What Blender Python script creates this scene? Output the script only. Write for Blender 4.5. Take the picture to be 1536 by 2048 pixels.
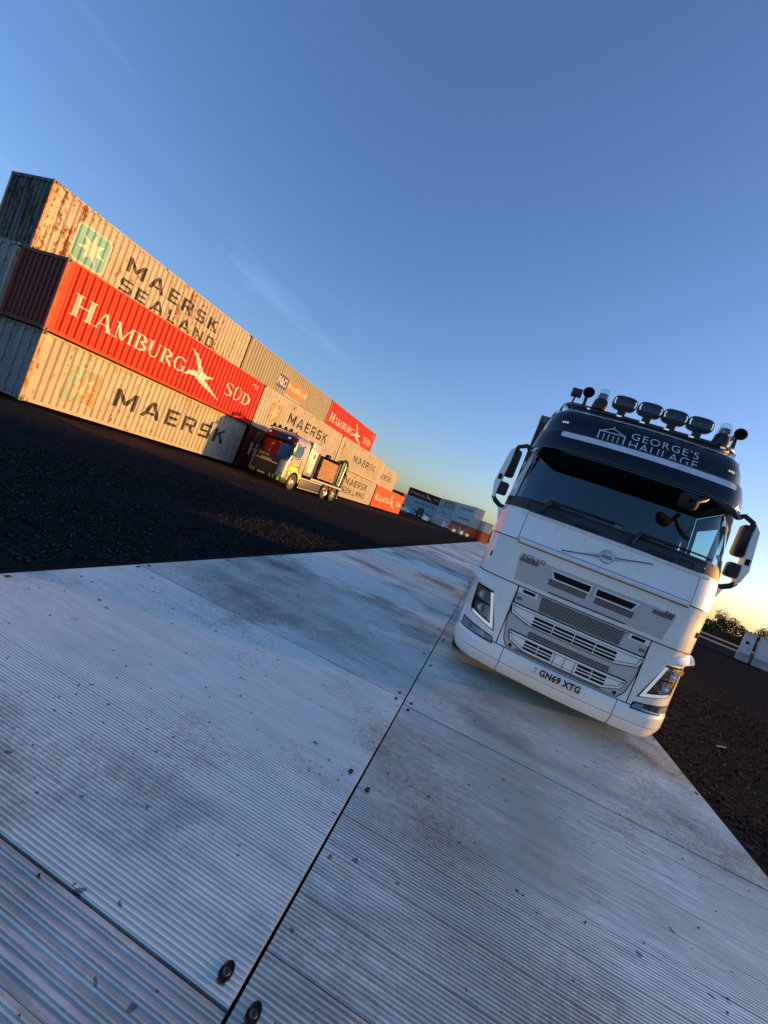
import bpy, bmesh, math, random
from mathutils import Matrix, Vector
import numpy as np
random.seed(4); rng = np.random.default_rng(4)
R = math.radians
scene = bpy.context.scene
COL = scene.collection
for o in list(bpy.data.objects): bpy.data.objects.remove(o)

# ------------------------------------------------------------------ camera
YAW, PITCH, ROLL, CAMH, FPX = -0.2459, -0.0306, 0.3748, 1.6182, 900.26
fw = Vector((math.sin(YAW)*math.cos(PITCH), math.cos(YAW)*math.cos(PITCH), math.sin(PITCH)))
r0 = Vector((math.cos(YAW), -math.sin(YAW), 0)); u0 = r0.cross(fw)
rr = r0*math.cos(ROLL) + u0*math.sin(ROLL); uu = -r0*math.sin(ROLL) + u0*math.cos(ROLL)
cd = bpy.data.cameras.new('camera'); cam = bpy.data.objects.new('camera', cd); COL.objects.link(cam)
M4 = Matrix((rr, uu, -fw)).transposed().to_4x4(); M4.translation = (0, 0, CAMH)
cam.matrix_world = M4
cd.sensor_fit = 'HORIZONTAL'; cd.sensor_width = 36; cd.lens = 36*FPX/1536
cd.clip_start = 0.05; cd.clip_end = 5000
scene.camera = cam

# ------------------------------------------------------------------ sky, sun, exposure
SUN_AZ, SUN_EL = 65.0, 5.6          # azimuth from +Y towards +X, elevation (degrees)
w = bpy.data.worlds.new('World'); scene.world = w; w.use_nodes = True
nt = w.node_tree; bg = nt.nodes['Background']
sky = nt.nodes.new('ShaderNodeTexSky'); sky.sky_type = 'NISHITA'; sky.sun_disc = False
sky.sun_elevation = R(SUN_EL); sky.sun_rotation = R(SUN_AZ)
sky.air_density = 1.0; sky.dust_density = 1.2; sky.ozone_density = 2.6; sky.altitude = 0
bg.inputs['Strength'].default_value = 0.15
# thin cirrus streaks high in the air, real cloud veils that only add a little white light
tc = nt.nodes.new('ShaderNodeTexCoord'); sep = nt.nodes.new('ShaderNodeSeparateXYZ'); nt.links.new(tc.outputs['Generated'], sep.inputs[0])
def wmath(op, a, b=None):
    m = nt.nodes.new('ShaderNodeMath'); m.operation = op
    for i, v in enumerate((a, b)):
        if v is None: continue
        if isinstance(v, (int, float)): m.inputs[i].default_value = v
        else: nt.links.new(v, m.inputs[i])
    return m.outputs[0]
zz = wmath('MAXIMUM', sep.outputs[2], 0.04)
cx = wmath('DIVIDE', sep.outputs[0], zz); cy = wmath('DIVIDE', sep.outputs[1], zz)
cmb = nt.nodes.new('ShaderNodeCombineXYZ')
ca, sa = math.cos(R(91)), math.sin(R(91))
nt.links.new(wmath('MULTIPLY', wmath('ADD', wmath('MULTIPLY', cx, ca), wmath('MULTIPLY', cy, sa)), 0.55), cmb.inputs[0])
nt.links.new(wmath('MULTIPLY', wmath('SUBTRACT', wmath('MULTIPLY', cy, ca), wmath('MULTIPLY', cx, sa)), 1.9), cmb.inputs[1])
nz = nt.nodes.new('ShaderNodeTexNoise'); nz.inputs['Scale'].default_value = 0.9; nz.inputs['Detail'].default_value = 5; nz.inputs['Distortion'].default_value = 0.5
nt.links.new(cmb.outputs[0], nz.inputs['Vector'])
ramp = nt.nodes.new('ShaderNodeValToRGB'); ramp.color_ramp.elements[0].position = 0.58; ramp.color_ramp.elements[1].position = 0.86
nt.links.new(nz.outputs[0], ramp.inputs[0])
addc = nt.nodes.new('ShaderNodeMixRGB'); addc.blend_type = 'ADD'
nt.links.new(wmath('MULTIPLY', ramp.outputs[0], wmath('MULTIPLY', wmath('MINIMUM', wmath('MAXIMUM', wmath('MULTIPLY', wmath('ADD', sep.outputs[0], .12), -2.2), 0.03), 1.0), 0.26)), addc.inputs[0])
nt.links.new(sky.outputs[0], addc.inputs[1]); addc.inputs[2].default_value = (1.5, 1.6, 1.8, 1)
tint = nt.nodes.new('ShaderNodeMixRGB'); tint.blend_type = 'MULTIPLY'; tint.inputs[0].default_value = 1; tint.inputs[2].default_value = (1.02, 1.06, 1.33, 1)
nt.links.new(addc.outputs[0], tint.inputs[1]); nt.links.new(tint.outputs[0], bg.inputs['Color'])
sd = bpy.data.lights.new('sun', 'SUN'); sun = bpy.data.objects.new('sun', sd); COL.objects.link(sun)
sd.energy = 4.1; sd.angle = R(0.5); sd.color = (1.0, 0.45, 0.06)
sdir = Vector((math.sin(R(SUN_AZ))*math.cos(R(SUN_EL)), math.cos(R(SUN_AZ))*math.cos(R(SUN_EL)), math.sin(R(SUN_EL))))
sun.rotation_euler = sdir.to_track_quat('Z', 'Y').to_euler(); sun.location = sdir*60
scene.view_settings.view_transform = 'Standard'; scene.view_settings.look = 'None'
scene.view_settings.exposure = 0.92; scene.view_settings.gamma = 1; scene.view_settings.use_curve_mapping = False
scene.render.resolution_x = 768; scene.render.resolution_y = 1024

# ------------------------------------------------------------------ helpers: nodes and materials
class NT:
    def __init__(s, name):
        s.m = bpy.data.materials.new(name); s.m.use_nodes = True; s.t = s.m.node_tree
        s.b = s.t.nodes['Principled BSDF']
    def n(s, ty, **kw):
        x = s.t.nodes.new(ty)
        for k, v in kw.items():
            if k in x.inputs: x.inputs[k].default_value = v
            else: setattr(x, k, v)
        return x
    def l(s, a, b): s.t.links.new(a, b)
    def math(s, op, a, b=None, clamp=False):
        x = s.n('ShaderNodeMath', operation=op); x.use_clamp = clamp
        for i, v in enumerate((a, b)):
            if v is None: continue
            if isinstance(v, (int, float)): x.inputs[i].default_value = v
            else: s.l(v, x.inputs[i])
        return x.outputs[0]
    def mix(s, f, a, b, mode='MIX'):
        x = s.n('ShaderNodeMixRGB', blend_type=mode)
        for i, v in enumerate((f, a, b)):
            if isinstance(v, (int, float)): x.inputs[i].default_value = v
            elif isinstance(v, tuple): x.inputs[i].default_value = (*v[:3], 1)
            else: s.l(v, x.inputs[i])
        return x.outputs[0]
    def coords(s, scale=(1, 1, 1), rand=True):
        tc = s.n('ShaderNodeTexCoord'); mp = s.n('ShaderNodeMapping'); mp.inputs['Scale'].default_value = scale
        if rand:
            oi = s.n('ShaderNodeObjectInfo'); v = s.n('ShaderNodeVectorMath', operation='ADD')
            cb = s.n('ShaderNodeCombineXYZ')
            s.l(s.math('MULTIPLY', oi.outputs['Random'], 37.0), cb.inputs[0]); s.l(s.math('MULTIPLY', oi.outputs['Random'], 91.0), cb.inputs[1])
            s.l(tc.outputs['Object'], v.inputs[0]); s.l(cb.outputs[0], v.inputs[1]); s.l(v.outputs[0], mp.inputs[0])
        else: s.l(tc.outputs['Object'], mp.inputs[0])
        return mp.outputs[0]
    def noise(s, vec, scale, detail=4, rough=.55):
        x = s.n('ShaderNodeTexNoise'); x.inputs['Scale'].default_value = scale; x.inputs['Detail'].default_value = detail; x.inputs['Roughness'].default_value = rough
        s.l(vec, x.inputs['Vector']); return x.outputs[0]
    def ramp(s, f, p0, p1, c0=(0, 0, 0), c1=(1, 1, 1)):
        x = s.n('ShaderNodeValToRGB'); e = x.color_ramp.elements
        e[0].position = p0; e[1].position = p1; e[0].color = (*c0, 1); e[1].color = (*c1, 1); s.l(f, x.inputs[0]); return x.outputs[0]
    def bump(s, h, strength, dist):
        x = s.n('ShaderNodeBump'); x.inputs['Strength'].default_value = strength; x.inputs['Distance'].default_value = dist
        s.l(h, x.inputs['Height']); s.l(x.outputs[0], s.b.inputs['Normal'])
    def setc(s, v):
        if isinstance(v, tuple): s.b.inputs['Base Color'].default_value = (*v, 1)
        else: s.l(v, s.b.inputs['Base Color'])

def simple(name, col, rough=.5, metal=0, var=.12, scale=6, coat=0, spec=None, bump=0):
    t = NT(name); v = t.noise(t.coords(), scale)
    lo = tuple(c*(1-var) for c in col); hi = tuple(min(1, c*(1+var)) for c in col)
    t.setc(t.ramp(v, .3, .7, lo, hi)); t.b.inputs['Roughness'].default_value = rough; t.b.inputs['Metallic'].default_value = metal
    if coat: t.b.inputs['Coat Weight'].default_value = coat; t.b.inputs['Coat Roughness'].default_value = .06
    if bump: t.bump(v, .5, bump)
    return t.m

def paint(name, col, rust=.5, rustcol=(.16, .05, .018), left=0.0, rough=.45):
    """container paint: chalky variation, vertical rust streaks, chips"""
    t = NT(name)
    tc = t.n('ShaderNodeTexCoord'); sp = t.n('ShaderNodeSeparateXYZ'); t.l(tc.outputs['Object'], sp.inputs[0])
    streak = t.noise(t.coords((3.2, 3.2, .28)), 2.2, 6, .65)
    chips = t.noise(t.coords(), 5.5, 8, .7)
    big = t.noise(t.coords(), .45, 3)
    base = t.ramp(t.noise(t.coords((1, 1, .4)), 1.7, 5), .25, .75, tuple(c*.80 for c in col), tuple(min(1, c*1.12) for c in col))
    f = t.math('ADD', t.math('MULTIPLY', streak, .5), t.math('MULTIPLY', chips, .5))
    f = t.math('ADD', f, t.math('MULTIPLY', t.math('SUBTRACT', big, .5), .22))
    if left:
        g = t.math('MULTIPLY', t.math('SUBTRACT', 1.0, t.math('DIVIDE', t.math('ABSOLUTE', sp.outputs[0]), 1.6), True), left)
        f = t.math('ADD', f, g)
    th = .66 - .1*rust
    m = t.ramp(f, th, th+.07)
    c = t.mix(m, base, t.ramp(chips, .3, .75, tuple(x*.55 for x in rustcol), tuple(x*1.6 for x in rustcol)))
    t.setc(c)
    t.l(t.ramp(m, 0, 1, (rough,)*3, (.85,)*3), t.b.inputs['Roughness'])
    t.b.inputs['Specular IOR Level'].default_value = .15
    t.bump(t.math('ADD', chips, t.math('MULTIPLY', big, 5)), .3, .025)
    return t.m

MAT = {}
MAT['grey_paint'] = paint('grey_paint', (.41, .385, .32), 1.05)
MAT['grey_paint_rusty'] = paint('grey_paint_rusty', (.40, .37, .305), 1.3, left=.06)
MAT['grey_end_rusty'] = paint('grey_end_rusty', (.09, .10, .105), 1.6, (.07, .03, .02))  # rusty grey end paint, a copy darkened to carry shade in its colour
MAT['white_door'] = paint('white_door', (.24, .27, .29), .8)  # white door paint with the shade of the ends put into its colour
MAT['red_paint'] = paint('red_paint', (.43, .012, .007), .6)
MAT['maroon_paint'] = paint('maroon_paint', (.13, .012, .014), .2)  # dark red; on the red container's end it is shade put into the colour
MAT['orange_red_paint'] = paint('orange_red_paint', (.62, .09, .025), .35)
MAT['far_grey'] = paint('far_grey', (.52, .56, .58), .4)
MAT['taupe_paint'] = paint('taupe_paint', (.27, .27, .21), .3)
MAT['blue_grey_paint'] = paint('blue_grey_paint', (.33, .45, .52), .3)
MAT['rust_post'] = paint('rust_post', (.40, .30, .18), 1.5, (.26, .085, .02))
MAT['red_post'] = paint('red_post', (.42, .06, .03), 1.15, (.24, .08, .02))
MAT['frame_dark'] = paint('frame_dark', (.16, .14, .12), 1.0)
MAT['letter_black'] = paint('letter_black', (.03, .032, .035), .95, (.42, .38, .3))
MAT['letter_white'] = paint('letter_white', (.66, .64, .58), .2, (.5, .06, .03))
MAT['logo_teal'] = paint('logo_teal', (.16, .42, .42), .35, (.40, .36, .27))
MAT['logo_teal_worn'] = paint('logo_teal_worn', (.24, .44, .42), 2.1, (.40, .27, .12))
MAT['logo_star'] = paint('logo_star', (.62, .60, .50), .4)
MAT['logo_star_worn'] = paint('logo_star_worn', (.56, .52, .42), 1.9, (.36, .22, .1))
MAT['letter_blue'] = simple('letter_blue', (.03, .04, .14), .5)
MAT['letter_orange'] = simple('letter_orange', (.62, .16, .03), .5)
MAT['rod_steel'] = simple('rod_steel', (.30, .30, .29), .5, .4)
MAT['bolt_dark'] = simple('bolt_dark', (.06, .055, .05), .6, .5)
MAT['rust_dark'] = paint('rust_dark', (.13, .05, .025), 1.0, (.08, .03, .012))
MAT['timber_dark'] = simple('timber_dark', (.07, .045, .025), .9)

def white_body():
    t = NT('white_body_paint'); v = t.noise(t.coords(), 2.5, 5)
    t.setc(t.ramp(v, .3, .7, (.84, .87, .845), (.90, .93, .905)))
    t.l(t.ramp(t.noise(t.coords((1, 1, .3)), 6, 6), .35, .7, (.16,)*3, (.32,)*3), t.b.inputs['Roughness'])
    t.b.inputs['Coat Weight'].default_value = .6; t.b.inputs['Coat Roughness'].default_value = .05
    # road film, thin vertical streaks
    s = t.ramp(t.noise(t.coords((9, 9, .7)), 3, 5), .56, .8)
    t.setc(t.mix(t.math('MULTIPLY', s, .35), t.ramp(v, .3, .7, (.84, .87, .845), (.90, .93, .905)), (.42, .38, .32)))
    return t.m
MAT['white'] = white_body()
MAT['navy'] = simple('navy_gloss', (.002, .004, .013), .22, 0, .2, 3, coat=0)
MAT['strip'] = simple('strip_vinyl', (.72, .75, .78), .35)
MAT['sign_white'] = simple('sign_white', (.74, .76, .78), .4)
MAT['black'] = simple('black_plastic', (.012, .012, .013), .45, 0, .3)
MAT['scuttle'] = simple('scuttle_plastic', (.022, .023, .026), .5, 0, .25, 9)
MAT['void'] = simple('dark_opening', (.003, .003, .003), .9)
MAT['seam'] = simple('seam_dark', (.05, .05, .052), .8)
MAT['bar_black'] = simple('bar_black', (.02, .021, .023), .18, 0, .2, 4, coat=.5)
MAT['badge_metal'] = simple('badge_metal', (.72, .73, .75), .3, .35, .05)
MAT['chrome'] = simple('chrome', (.75, .76, .78), .12, 1, .05)
MAT['satin_metal'] = simple('satin_metal', (.55, .55, .56), .3, 1, .1)
MAT['lamp_chrome'] = simple('lamp_chrome', (.70, .74, .78), .2, 1, .2, 24, bump=.006)
MAT['lamp_dark'] = simple('lamp_dark', (.02, .022, .025), .2, .3)
MAT['drl'] = simple('light_guide', (.9, .9, .88), .25)
MAT['drl'].node_tree.nodes['Principled BSDF'].inputs['Emission Color'].default_value = (1, .97, .9, 1); MAT['drl'].node_tree.nodes['Principled BSDF'].inputs['Emission Strength'].default_value = .18   # lit running lights
MAT['rubber'] = simple('rubber', (.018, .017, .017), .85, 0, .3, 20)
MAT['tyre_dusty'] = simple('tyre_dusty', (.06, .05, .042), .9, 0, .4, 14)
MAT['plate'] = simple('plate_white', (.78, .78, .74), .4)
MAT['plate_black'] = simple('plate_black', (.008, .008, .01), .4)
MAT['seat'] = simple('seat_fabric', (.06, .065, .07), .9)
MAT['interior'] = simple('interior_trim', (.07, .085, .095), .8)
MAT['interior_light'] = simple('interior_trim_pale', (.34, .36, .36), .85)
MAT['amber'] = simple('amber_lens', (.7, .25, .02), .2)
MAT['sticker_blue'] = simple('sticker_blue', (.05, .25, .55), .5)
def glass(name, tint, gl=.9, f0=.13):
    t = NT(name); out = t.t.nodes['Material Output']
    tr = t.n('ShaderNodeBsdfTransparent'); tr.inputs[0].default_value = (*tint, 1)
    g = t.n('ShaderNodeBsdfGlossy'); g.inputs['Roughness'].default_value = .02; g.inputs[0].default_value = (gl*.72, gl*.95, gl, 1)
    lw = t.n('ShaderNodeLayerWeight'); lw.inputs[0].default_value = .5
    f = t.math('ADD', f0, t.math('MULTIPLY', t.math('POWER', lw.outputs['Facing'], 5.0), 1-f0))
    mx = t.n('ShaderNodeMixShader'); t.l(f, mx.inputs[0]); t.l(tr.outputs[0], mx.inputs[1]); t.l(g.outputs[0], mx.inputs[2])
    t.l(mx.outputs[0], out.inputs[0]); return t.m
MAT['windscreen'] = glass('windscreen_glass', (.52, .78, .86), 1.0, .15)
MAT['side_glass'] = glass('side_glass', (.82, .96, .93))
MAT['clear'] = glass('clear_lens', (.85, .88, .9), .9, .045)
def honeycomb(name, hole, edge=(.62, .64, .64), mort=.0036):
    t = NT(name); tc = t.n('ShaderNodeTexCoord'); sp = t.n('ShaderNodeSeparateXYZ'); cb = t.n('ShaderNodeCombineXYZ')
    t.l(tc.outputs['Object'], sp.inputs[0]); t.l(sp.outputs[0], cb.inputs[0]); t.l(sp.outputs[2], cb.inputs[1])
    b = t.n('ShaderNodeTexBrick'); b.offset = .5; t.l(cb.outputs[0], b.inputs['Vector'])
    b.inputs['Scale'].default_value = 1; b.inputs['Brick Width'].default_value = .034; b.inputs['Row Height'].default_value = .0165
    b.inputs['Mortar Size'].default_value = mort; b.inputs['Mortar Smooth'].default_value = .25
    b.inputs['Color1'].default_value = (*hole, 1); b.inputs['Color2'].default_value = (*hole, 1); b.inputs['Mortar'].default_value = (*edge, 1)
    t.setc(b.outputs[0]); t.b.inputs['Roughness'].default_value = .35
    t.bump(b.outputs['Fac'], .9, .008)
    return t.m
MAT['mesh_white'] = honeycomb('grille_mesh_white', (.42, .43, .42), (.80, .81, .80))
MAT['mesh_black'] = honeycomb('grille_mesh_open', (.004, .004, .004), (.45, .46, .46), .0026)

# ------------------------------------------------------------------ helpers: meshes
class MB:
    def __init__(s): s.v = []; s.f = []
    def add(s, vs, fs):
        n = len(s.v); s.v += [tuple(p) for p in vs]; s.f += [tuple(i+n for i in f) for f in fs]; return s
    def box(s, x0, x1, y0, y1, z0, z1, b=0.0):
        if b <= 0:
            vs = [(x, y, z) for z in (z0, z1) for y in (y0, y1) for x in (x0, x1)]
            return s.add(vs, [(0, 2, 3, 1), (4, 5, 7, 6), (0, 1, 5, 4), (2, 6, 7, 3), (0, 4, 6, 2), (1, 3, 7, 5)])
        bm = bmesh.new(); bmesh.ops.create_cube(bm, size=1)
        for v in bm.verts: v.co = Vector(((x0+x1)/2+v.co.x*(x1-x0), (y0+y1)/2+v.co.y*(y1-y0), (z0+z1)/2+v.co.z*(z1-z0)))
        bmesh.ops.bevel(bm, geom=bm.edges[:], offset=b, segments=2, profile=.6, affect='EDGES')
        return s.bm(bm)
    def bm(s, bm, fn=None):
        bm.verts.index_update(); vs = [tuple(v.co) for v in bm.verts]
        if fn: vs = [fn(*p) for p in vs]
        s.add(vs, [[v.index for v in f.verts] for f in bm.faces]); bm.free(); return s
    def tube(s, pts, r, n=10, cap=True):
        pts = [Vector(p) for p in pts]; rs = r if isinstance(r, (list, tuple)) else [r]*len(pts); base = len(s.v)
        prev = None
        for i, p in enumerate(pts):
            d = (pts[min(i+1, len(pts)-1)]-pts[max(i-1, 0)]).normalized()
            a = prev if prev is not None else (Vector((0, 0, 1)) if abs(d.z) < .9 else Vector((1, 0, 0)))
            a = (a - d*a.dot(d)).normalized(); prev = a; b = d.cross(a)
            for k in range(n):
                t = 2*math.pi*k/n; s.v.append(tuple(p+(a*math.cos(t)+b*math.sin(t))*rs[i]))
        for i in range(len(pts)-1):
            for k in range(n):
                k2 = (k+1) % n; s.f.append((base+i*n+k, base+i*n+k2, base+(i+1)*n+k2, base+(i+1)*n+k))
        if cap:
            s.f.append(tuple(base+k for k in reversed(range(n)))); s.f.append(tuple(base+(len(pts)-1)*n+k for k in range(n)))
        return s
    def prism(s, poly, fn0, fn1):
        n = len(poly); b = len(s.v)
        s.v += [fn0(*p) for p in poly] + [fn1(*p) for p in poly]
        s.f.append(tuple(b+i for i in range(n))); s.f.append(tuple(b+n+i for i in reversed(range(n))))
        for i in range(n): s.f.append((b+i, b+n+i, b+n+(i+1) % n, b+(i+1) % n))
        return s
    def grid(s, rows, close=False):
        b = len(s.v); m = len(rows[0])
        for r in rows: s.v += [tuple(p) for p in r]
        for i in range(len(rows)-1):
            for k in range(m-(0 if close else 1)):
                k2 = (k+1) % m; s.f.append((b+i*m+k, b+i*m+k2, b+(i+1)*m+k2, b+(i+1)*m+k))
        return s
    def lathe(s, prof, n=24, axis='x', c=(0, 0, 0)):
        rows = []
        for (a, r) in prof:
            row = []
            for k in range(n):
                t = 2*math.pi*k/n; p, q_ = r*math.cos(t), r*math.sin(t)
                row.append({'x': (c[0]+a, c[1]+p, c[2]+q_), 'y': (c[0]+p, c[1]+a, c[2]+q_), 'z': (c[0]+p, c[1]+q_, c[2]+a)}[axis])
            rows.append(row)
        return s.grid(rows, True)
    def mesh(s, name, smooth=0):
        me = bpy.data.meshes.new(name); me.from_pydata(s.v, [], s.f); me.validate(clean_customdata=False)
        bm = bmesh.new(); bm.from_mesh(me); bmesh.ops.recalc_face_normals(bm, faces=bm.faces[:]); bm.to_mesh(me); bm.free()
        if smooth:
            me.polygons.foreach_set('use_smooth', [True]*len(me.polygons)); me.set_sharp_from_angle(angle=R(smooth))
        return me
    def build(s, name, mat, parent=None, smooth=0):
        return link(name, s.mesh(name, smooth), mat, parent)
def link(name, me, mat, parent=None):
    m = MAT[mat] if isinstance(mat, str) else mat
    if not me.materials: me.materials.append(m)
    o = bpy.data.objects.new(name, me); COL.objects.link(o)
    if me.materials[0] != m:
        o.material_slots[0].link = 'OBJECT'; o.material_slots[0].material = m
    if parent: o.parent = parent
    return o
def tag(o, label, cat, group=None):
    o['label'] = label; o['category'] = cat
    if group: o['group'] = group
    return o
def thing(name, label, cat, loc=(0, 0, 0), rz=0, group=None):
    o = bpy.data.objects.new(name, None); COL.objects.link(o); o.empty_display_size = .3
    o.location = loc; o.rotation_euler = (0, 0, rz); return tag(o, label, cat, group)
def lerp(tab, z):
    if z <= tab[0][0]: return tab[0][1]
    for (a, b), (c, d) in zip(tab, tab[1:]):
        if z <= c: return b+(d-b)*(z-a)/(c-a)
    return tab[-1][1]

_tcache = {}
def text2d(s, bold=0.0, spacing=1.0):
    """flat glyph mesh: list of verts (x, z) with cap height 1, and faces"""
    key = (s, bold, spacing)
    if key not in _tcache:
        c = bpy.data.curves.new('glyphs', 'FONT'); c.body = s; c.size = 1; c.offset = bold; c.space_character = spacing; c.resolution_u = 4
        o = bpy.data.objects.new('glyphs', c); COL.objects.link(o)
        bpy.context.view_layer.update()
        me = bpy.data.meshes.new_from_object(o.evaluated_get(bpy.context.evaluated_depsgraph_get()))
        vs = [(v.co.x, v.co.y) for v in me.vertices]; fs = [tuple(p.vertices) for p in me.polygons]
        bpy.data.objects.remove(o); bpy.data.curves.remove(c); bpy.data.meshes.remove(me)
        x0 = min(v[0] for v in vs); x1 = max(v[0] for v in vs); y0 = min(v[1] for v in vs); y1 = max(v[1] for v in vs)
        _tcache[key] = ([((a-x0)/(x1-x0), (b-y0)/(y1-y0)) for a, b in vs], fs)
    return _tcache[key]
def text_in(s, x0, x1, z0, z1, bold=0.0, spacing=1.0):
    v, f = text2d(s, bold, spacing)
    return [(x0+a*(x1-x0), z0+b*(z1-z0)) for a, b in v], f
def polys_to_vf(polys):
    vs, fs = [], []
    for p in polys:
        n = len(vs); vs += list(p); fs.append(tuple(range(n, n+len(p))))
    return vs, fs
def drape(vs, fs, cutsx, fn, cutsz=(), depth=0):
    """flat (x,z) shapes cut along lines and laid on a surface: fn(x,z)->(x,y,z)"""
    bm = bmesh.new(); bv = [bm.verts.new((a, 0, b)) for a, b in vs]
    for f in fs:
        try: bm.faces.new([bv[i] for i in f])
        except ValueError: pass
    for axis, cuts in ((0, cutsx), (2, cutsz)):
        lo = min(v.co[axis] for v in bm.verts); hi = max(v.co[axis] for v in bm.verts)
        no = (1, 0, 0) if axis == 0 else (0, 0, 1)
        for c in cuts:
            if lo+1e-4 < c < hi-1e-4:
                co = (c, 0, 0) if axis == 0 else (0, 0, c)
                bmesh.ops.bisect_plane(bm, geom=bm.verts[:]+bm.edges[:]+bm.faces[:], plane_co=co, plane_no=no, dist=1e-6)
    if depth:
        ret = bmesh.ops.extrude_face_region(bm, geom=bm.faces[:])
        back = [g for g in ret['geom'] if isinstance(g, bmesh.types.BMVert)]
        bs = set(back)
    else: bs = set()
    for v in bm.verts:
        p = fn(v.co.x, v.co.z); v.co = (p[0], p[1]+(depth if v in bs else 0), p[2])
    mb = MB(); return mb.bm(bm)
def round_rect(x0, x1, z0, z1, r, n=5):
    p = []
    for cx_, cz_, a0 in ((x1-r, z0+r, -90), (x1-r, z1-r, 0), (x0+r, z1-r, 90), (x0+r, z0+r, 180)):
        for k in range(n+1):
            a = R(a0+90*k/n); p.append((cx_+r*math.cos(a), cz_+r*math.sin(a)))
    return p
def stroke(pts, ws):
    """variable width stroke -> quads"""
    out = []; L, Rr = [], []
    for i, (x, y) in enumerate(pts):
        a = pts[max(0, i-1)]; b = pts[min(len(pts)-1, i+1)]
        dx, dy = b[0]-a[0], b[1]-a[1]; l = math.hypot(dx, dy) or 1; nx, ny = -dy/l, dx/l; h = (ws[i] if isinstance(ws, list) else ws)/2
        L.append((x+nx*h, y+ny*h)); Rr.append((x-nx*h, y-ny*h))
    for i in range(len(pts)-1): out.append([L[i], L[i+1], Rr[i+1], Rr[i]])
    return out
def arc(cx_, cy_, rx, ry, a0, a1, n, w0, w1):
    """strokes thin at top and bottom, thick at the sides"""
    pts = [(cx_+rx*math.cos(R(a0+(a1-a0)*k/n)), cy_+ry*math.sin(R(a0+(a1-a0)*k/n))) for k in range(n+1)]
    ws = [w0+(w1-w0)*abs(math.cos(R(a0+(a1-a0)*k/n))) for k in range(n+1)]
    return stroke(pts, ws)
def serif_glyph(ch):
    T, t = .145, .055
    def bar(x0, x1, y0, y1): return [[(x0, y0), (x1, y0), (x1, y1), (x0, y1)]]
    def stem(x, w_, top=True, bot=True):
        p = bar(x, x+w_, .045, .955)
        if bot: p += bar(x-.085, x+w_+.085, 0, .045)
        if top: p += bar(x-.085, x+w_+.085, .955, 1)
        return p
    if ch == 'H': return stem(.1, T)+stem(.62, T)+bar(.1+T, .62, .49, .49+t), .87
    if ch == 'A': return stroke([(.08, .045), (.40, 1)], t)+stroke([(.42, 1.0), (.74, .045)], T)+bar(.19, .57, .32, .32+t)+bar(0, .2, 0, .045)+bar(.60, .9, 0, .045), .9
    if ch == 'M': return stem(.1, t, False)+stem(.86, T, False)+stroke([(.13, 1), (.5, .02)], T)+stroke([(.5, .02), (.9, 1)], t)+bar(0, .1, .955, 1)+bar(.95, 1.09, .955, 1), 1.1
    if ch == 'B': return stem(.1, T)+arc(.3, .755, .30, .22, 90, -90, 8, t, T)+arc(.3, .265, .36, .24, 90, -90, 8, t, T), .74
    if ch == 'U': return bar(.08, .08+T, .35, 1)+bar(.66, .66+t, .35, 1)+arc(.40, .36, .26, .335, 180, 360, 10, t, .1)+bar(0, .3, .955, 1.0)+bar(.58, .8, .955, 1), .82
    if ch == 'R': return stem(.1, T)+arc(.3, .74, .31, .235, 90, -90, 8, t, T)+stroke([(.36, .5), (.76, .02)], T)+bar(.70, .86, 0, .045), .84
    if ch == 'G': return arc(.46, .5, .39, .475, 40, 318, 16, t, T)+bar(.66, .66+T, .06, .42)+bar(.56, .88, .42, .465), .92
    if ch == 'S':
        pts = [(.52, .80), (.46, .93), (.30, .975), (.14, .90), (.10, .74), (.22, .59), (.40, .47), (.53, .32), (.50, .13), (.34, .03), (.16, .06), (.06, .22)]
        return stroke(pts, [t, t, t, .08, .12, T, T, .13, .09, t, t, t]), .62
    if ch == 'D': return stem(.1, T)+arc(.28, .5, .46, .475, 90, -90, 12, t, T), .82
    if ch == 'Ü':
        p, a = serif_glyph('U'); return p+bar(.22, .34, 1.08, 1.2)+bar(.46, .58, 1.08, 1.2), a
    return [], .4
def serif_text(s, x0, x1, z0, h, big_first=1.0):
    x = 0; lay = []
    for i, ch in enumerate(s):
        k = big_first if i == 0 else 1; p, a = serif_glyph(ch); lay.append((p, x, k)); x += (a+.06)*k
    tot = x-.06; sx = (x1-x0)/tot; out = []
    for p, ox, k in lay:
        for q_ in p: out.append([(x0+(ox+a*k)*sx, z0+b*k*h) for a, b in q_])
    return out

# ------------------------------------------------------------------ ground
GZ = -0.045
def ground_mat():
    t = NT('black_planings'); v = t.coords((1, 1, 1), False)
    fine = t.noise(v, 38, 8, .75); mid = t.noise(v, 3.1, 5); big = t.noise(v, .16, 4)
    c = t.ramp(fine, .34, .72, (.007, .0076, .009), (.046, .046, .048))
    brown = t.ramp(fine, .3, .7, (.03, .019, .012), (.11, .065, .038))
    sp = t.n('ShaderNodeSeparateXYZ'); t.l(v, sp.inputs[0])
    # brown earth along the foot of the stacks, colour brightened to suggest sunlight
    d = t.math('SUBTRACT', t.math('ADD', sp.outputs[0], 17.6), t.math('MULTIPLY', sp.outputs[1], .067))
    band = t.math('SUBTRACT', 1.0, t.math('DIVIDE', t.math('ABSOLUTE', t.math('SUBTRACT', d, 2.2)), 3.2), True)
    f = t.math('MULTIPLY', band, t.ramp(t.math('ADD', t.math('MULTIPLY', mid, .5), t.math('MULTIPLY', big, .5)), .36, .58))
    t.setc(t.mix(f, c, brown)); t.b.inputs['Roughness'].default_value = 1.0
    t.b.inputs['Specular IOR Level'].default_value = 0
    t.b.inputs['IOR'].default_value = 1.0
    t.bump(t.math('ADD', fine, t.math('MULTIPLY', mid, 1.0)), 1.0, .007)
    return t.m
MAT['ground'] = ground_mat()
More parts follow.
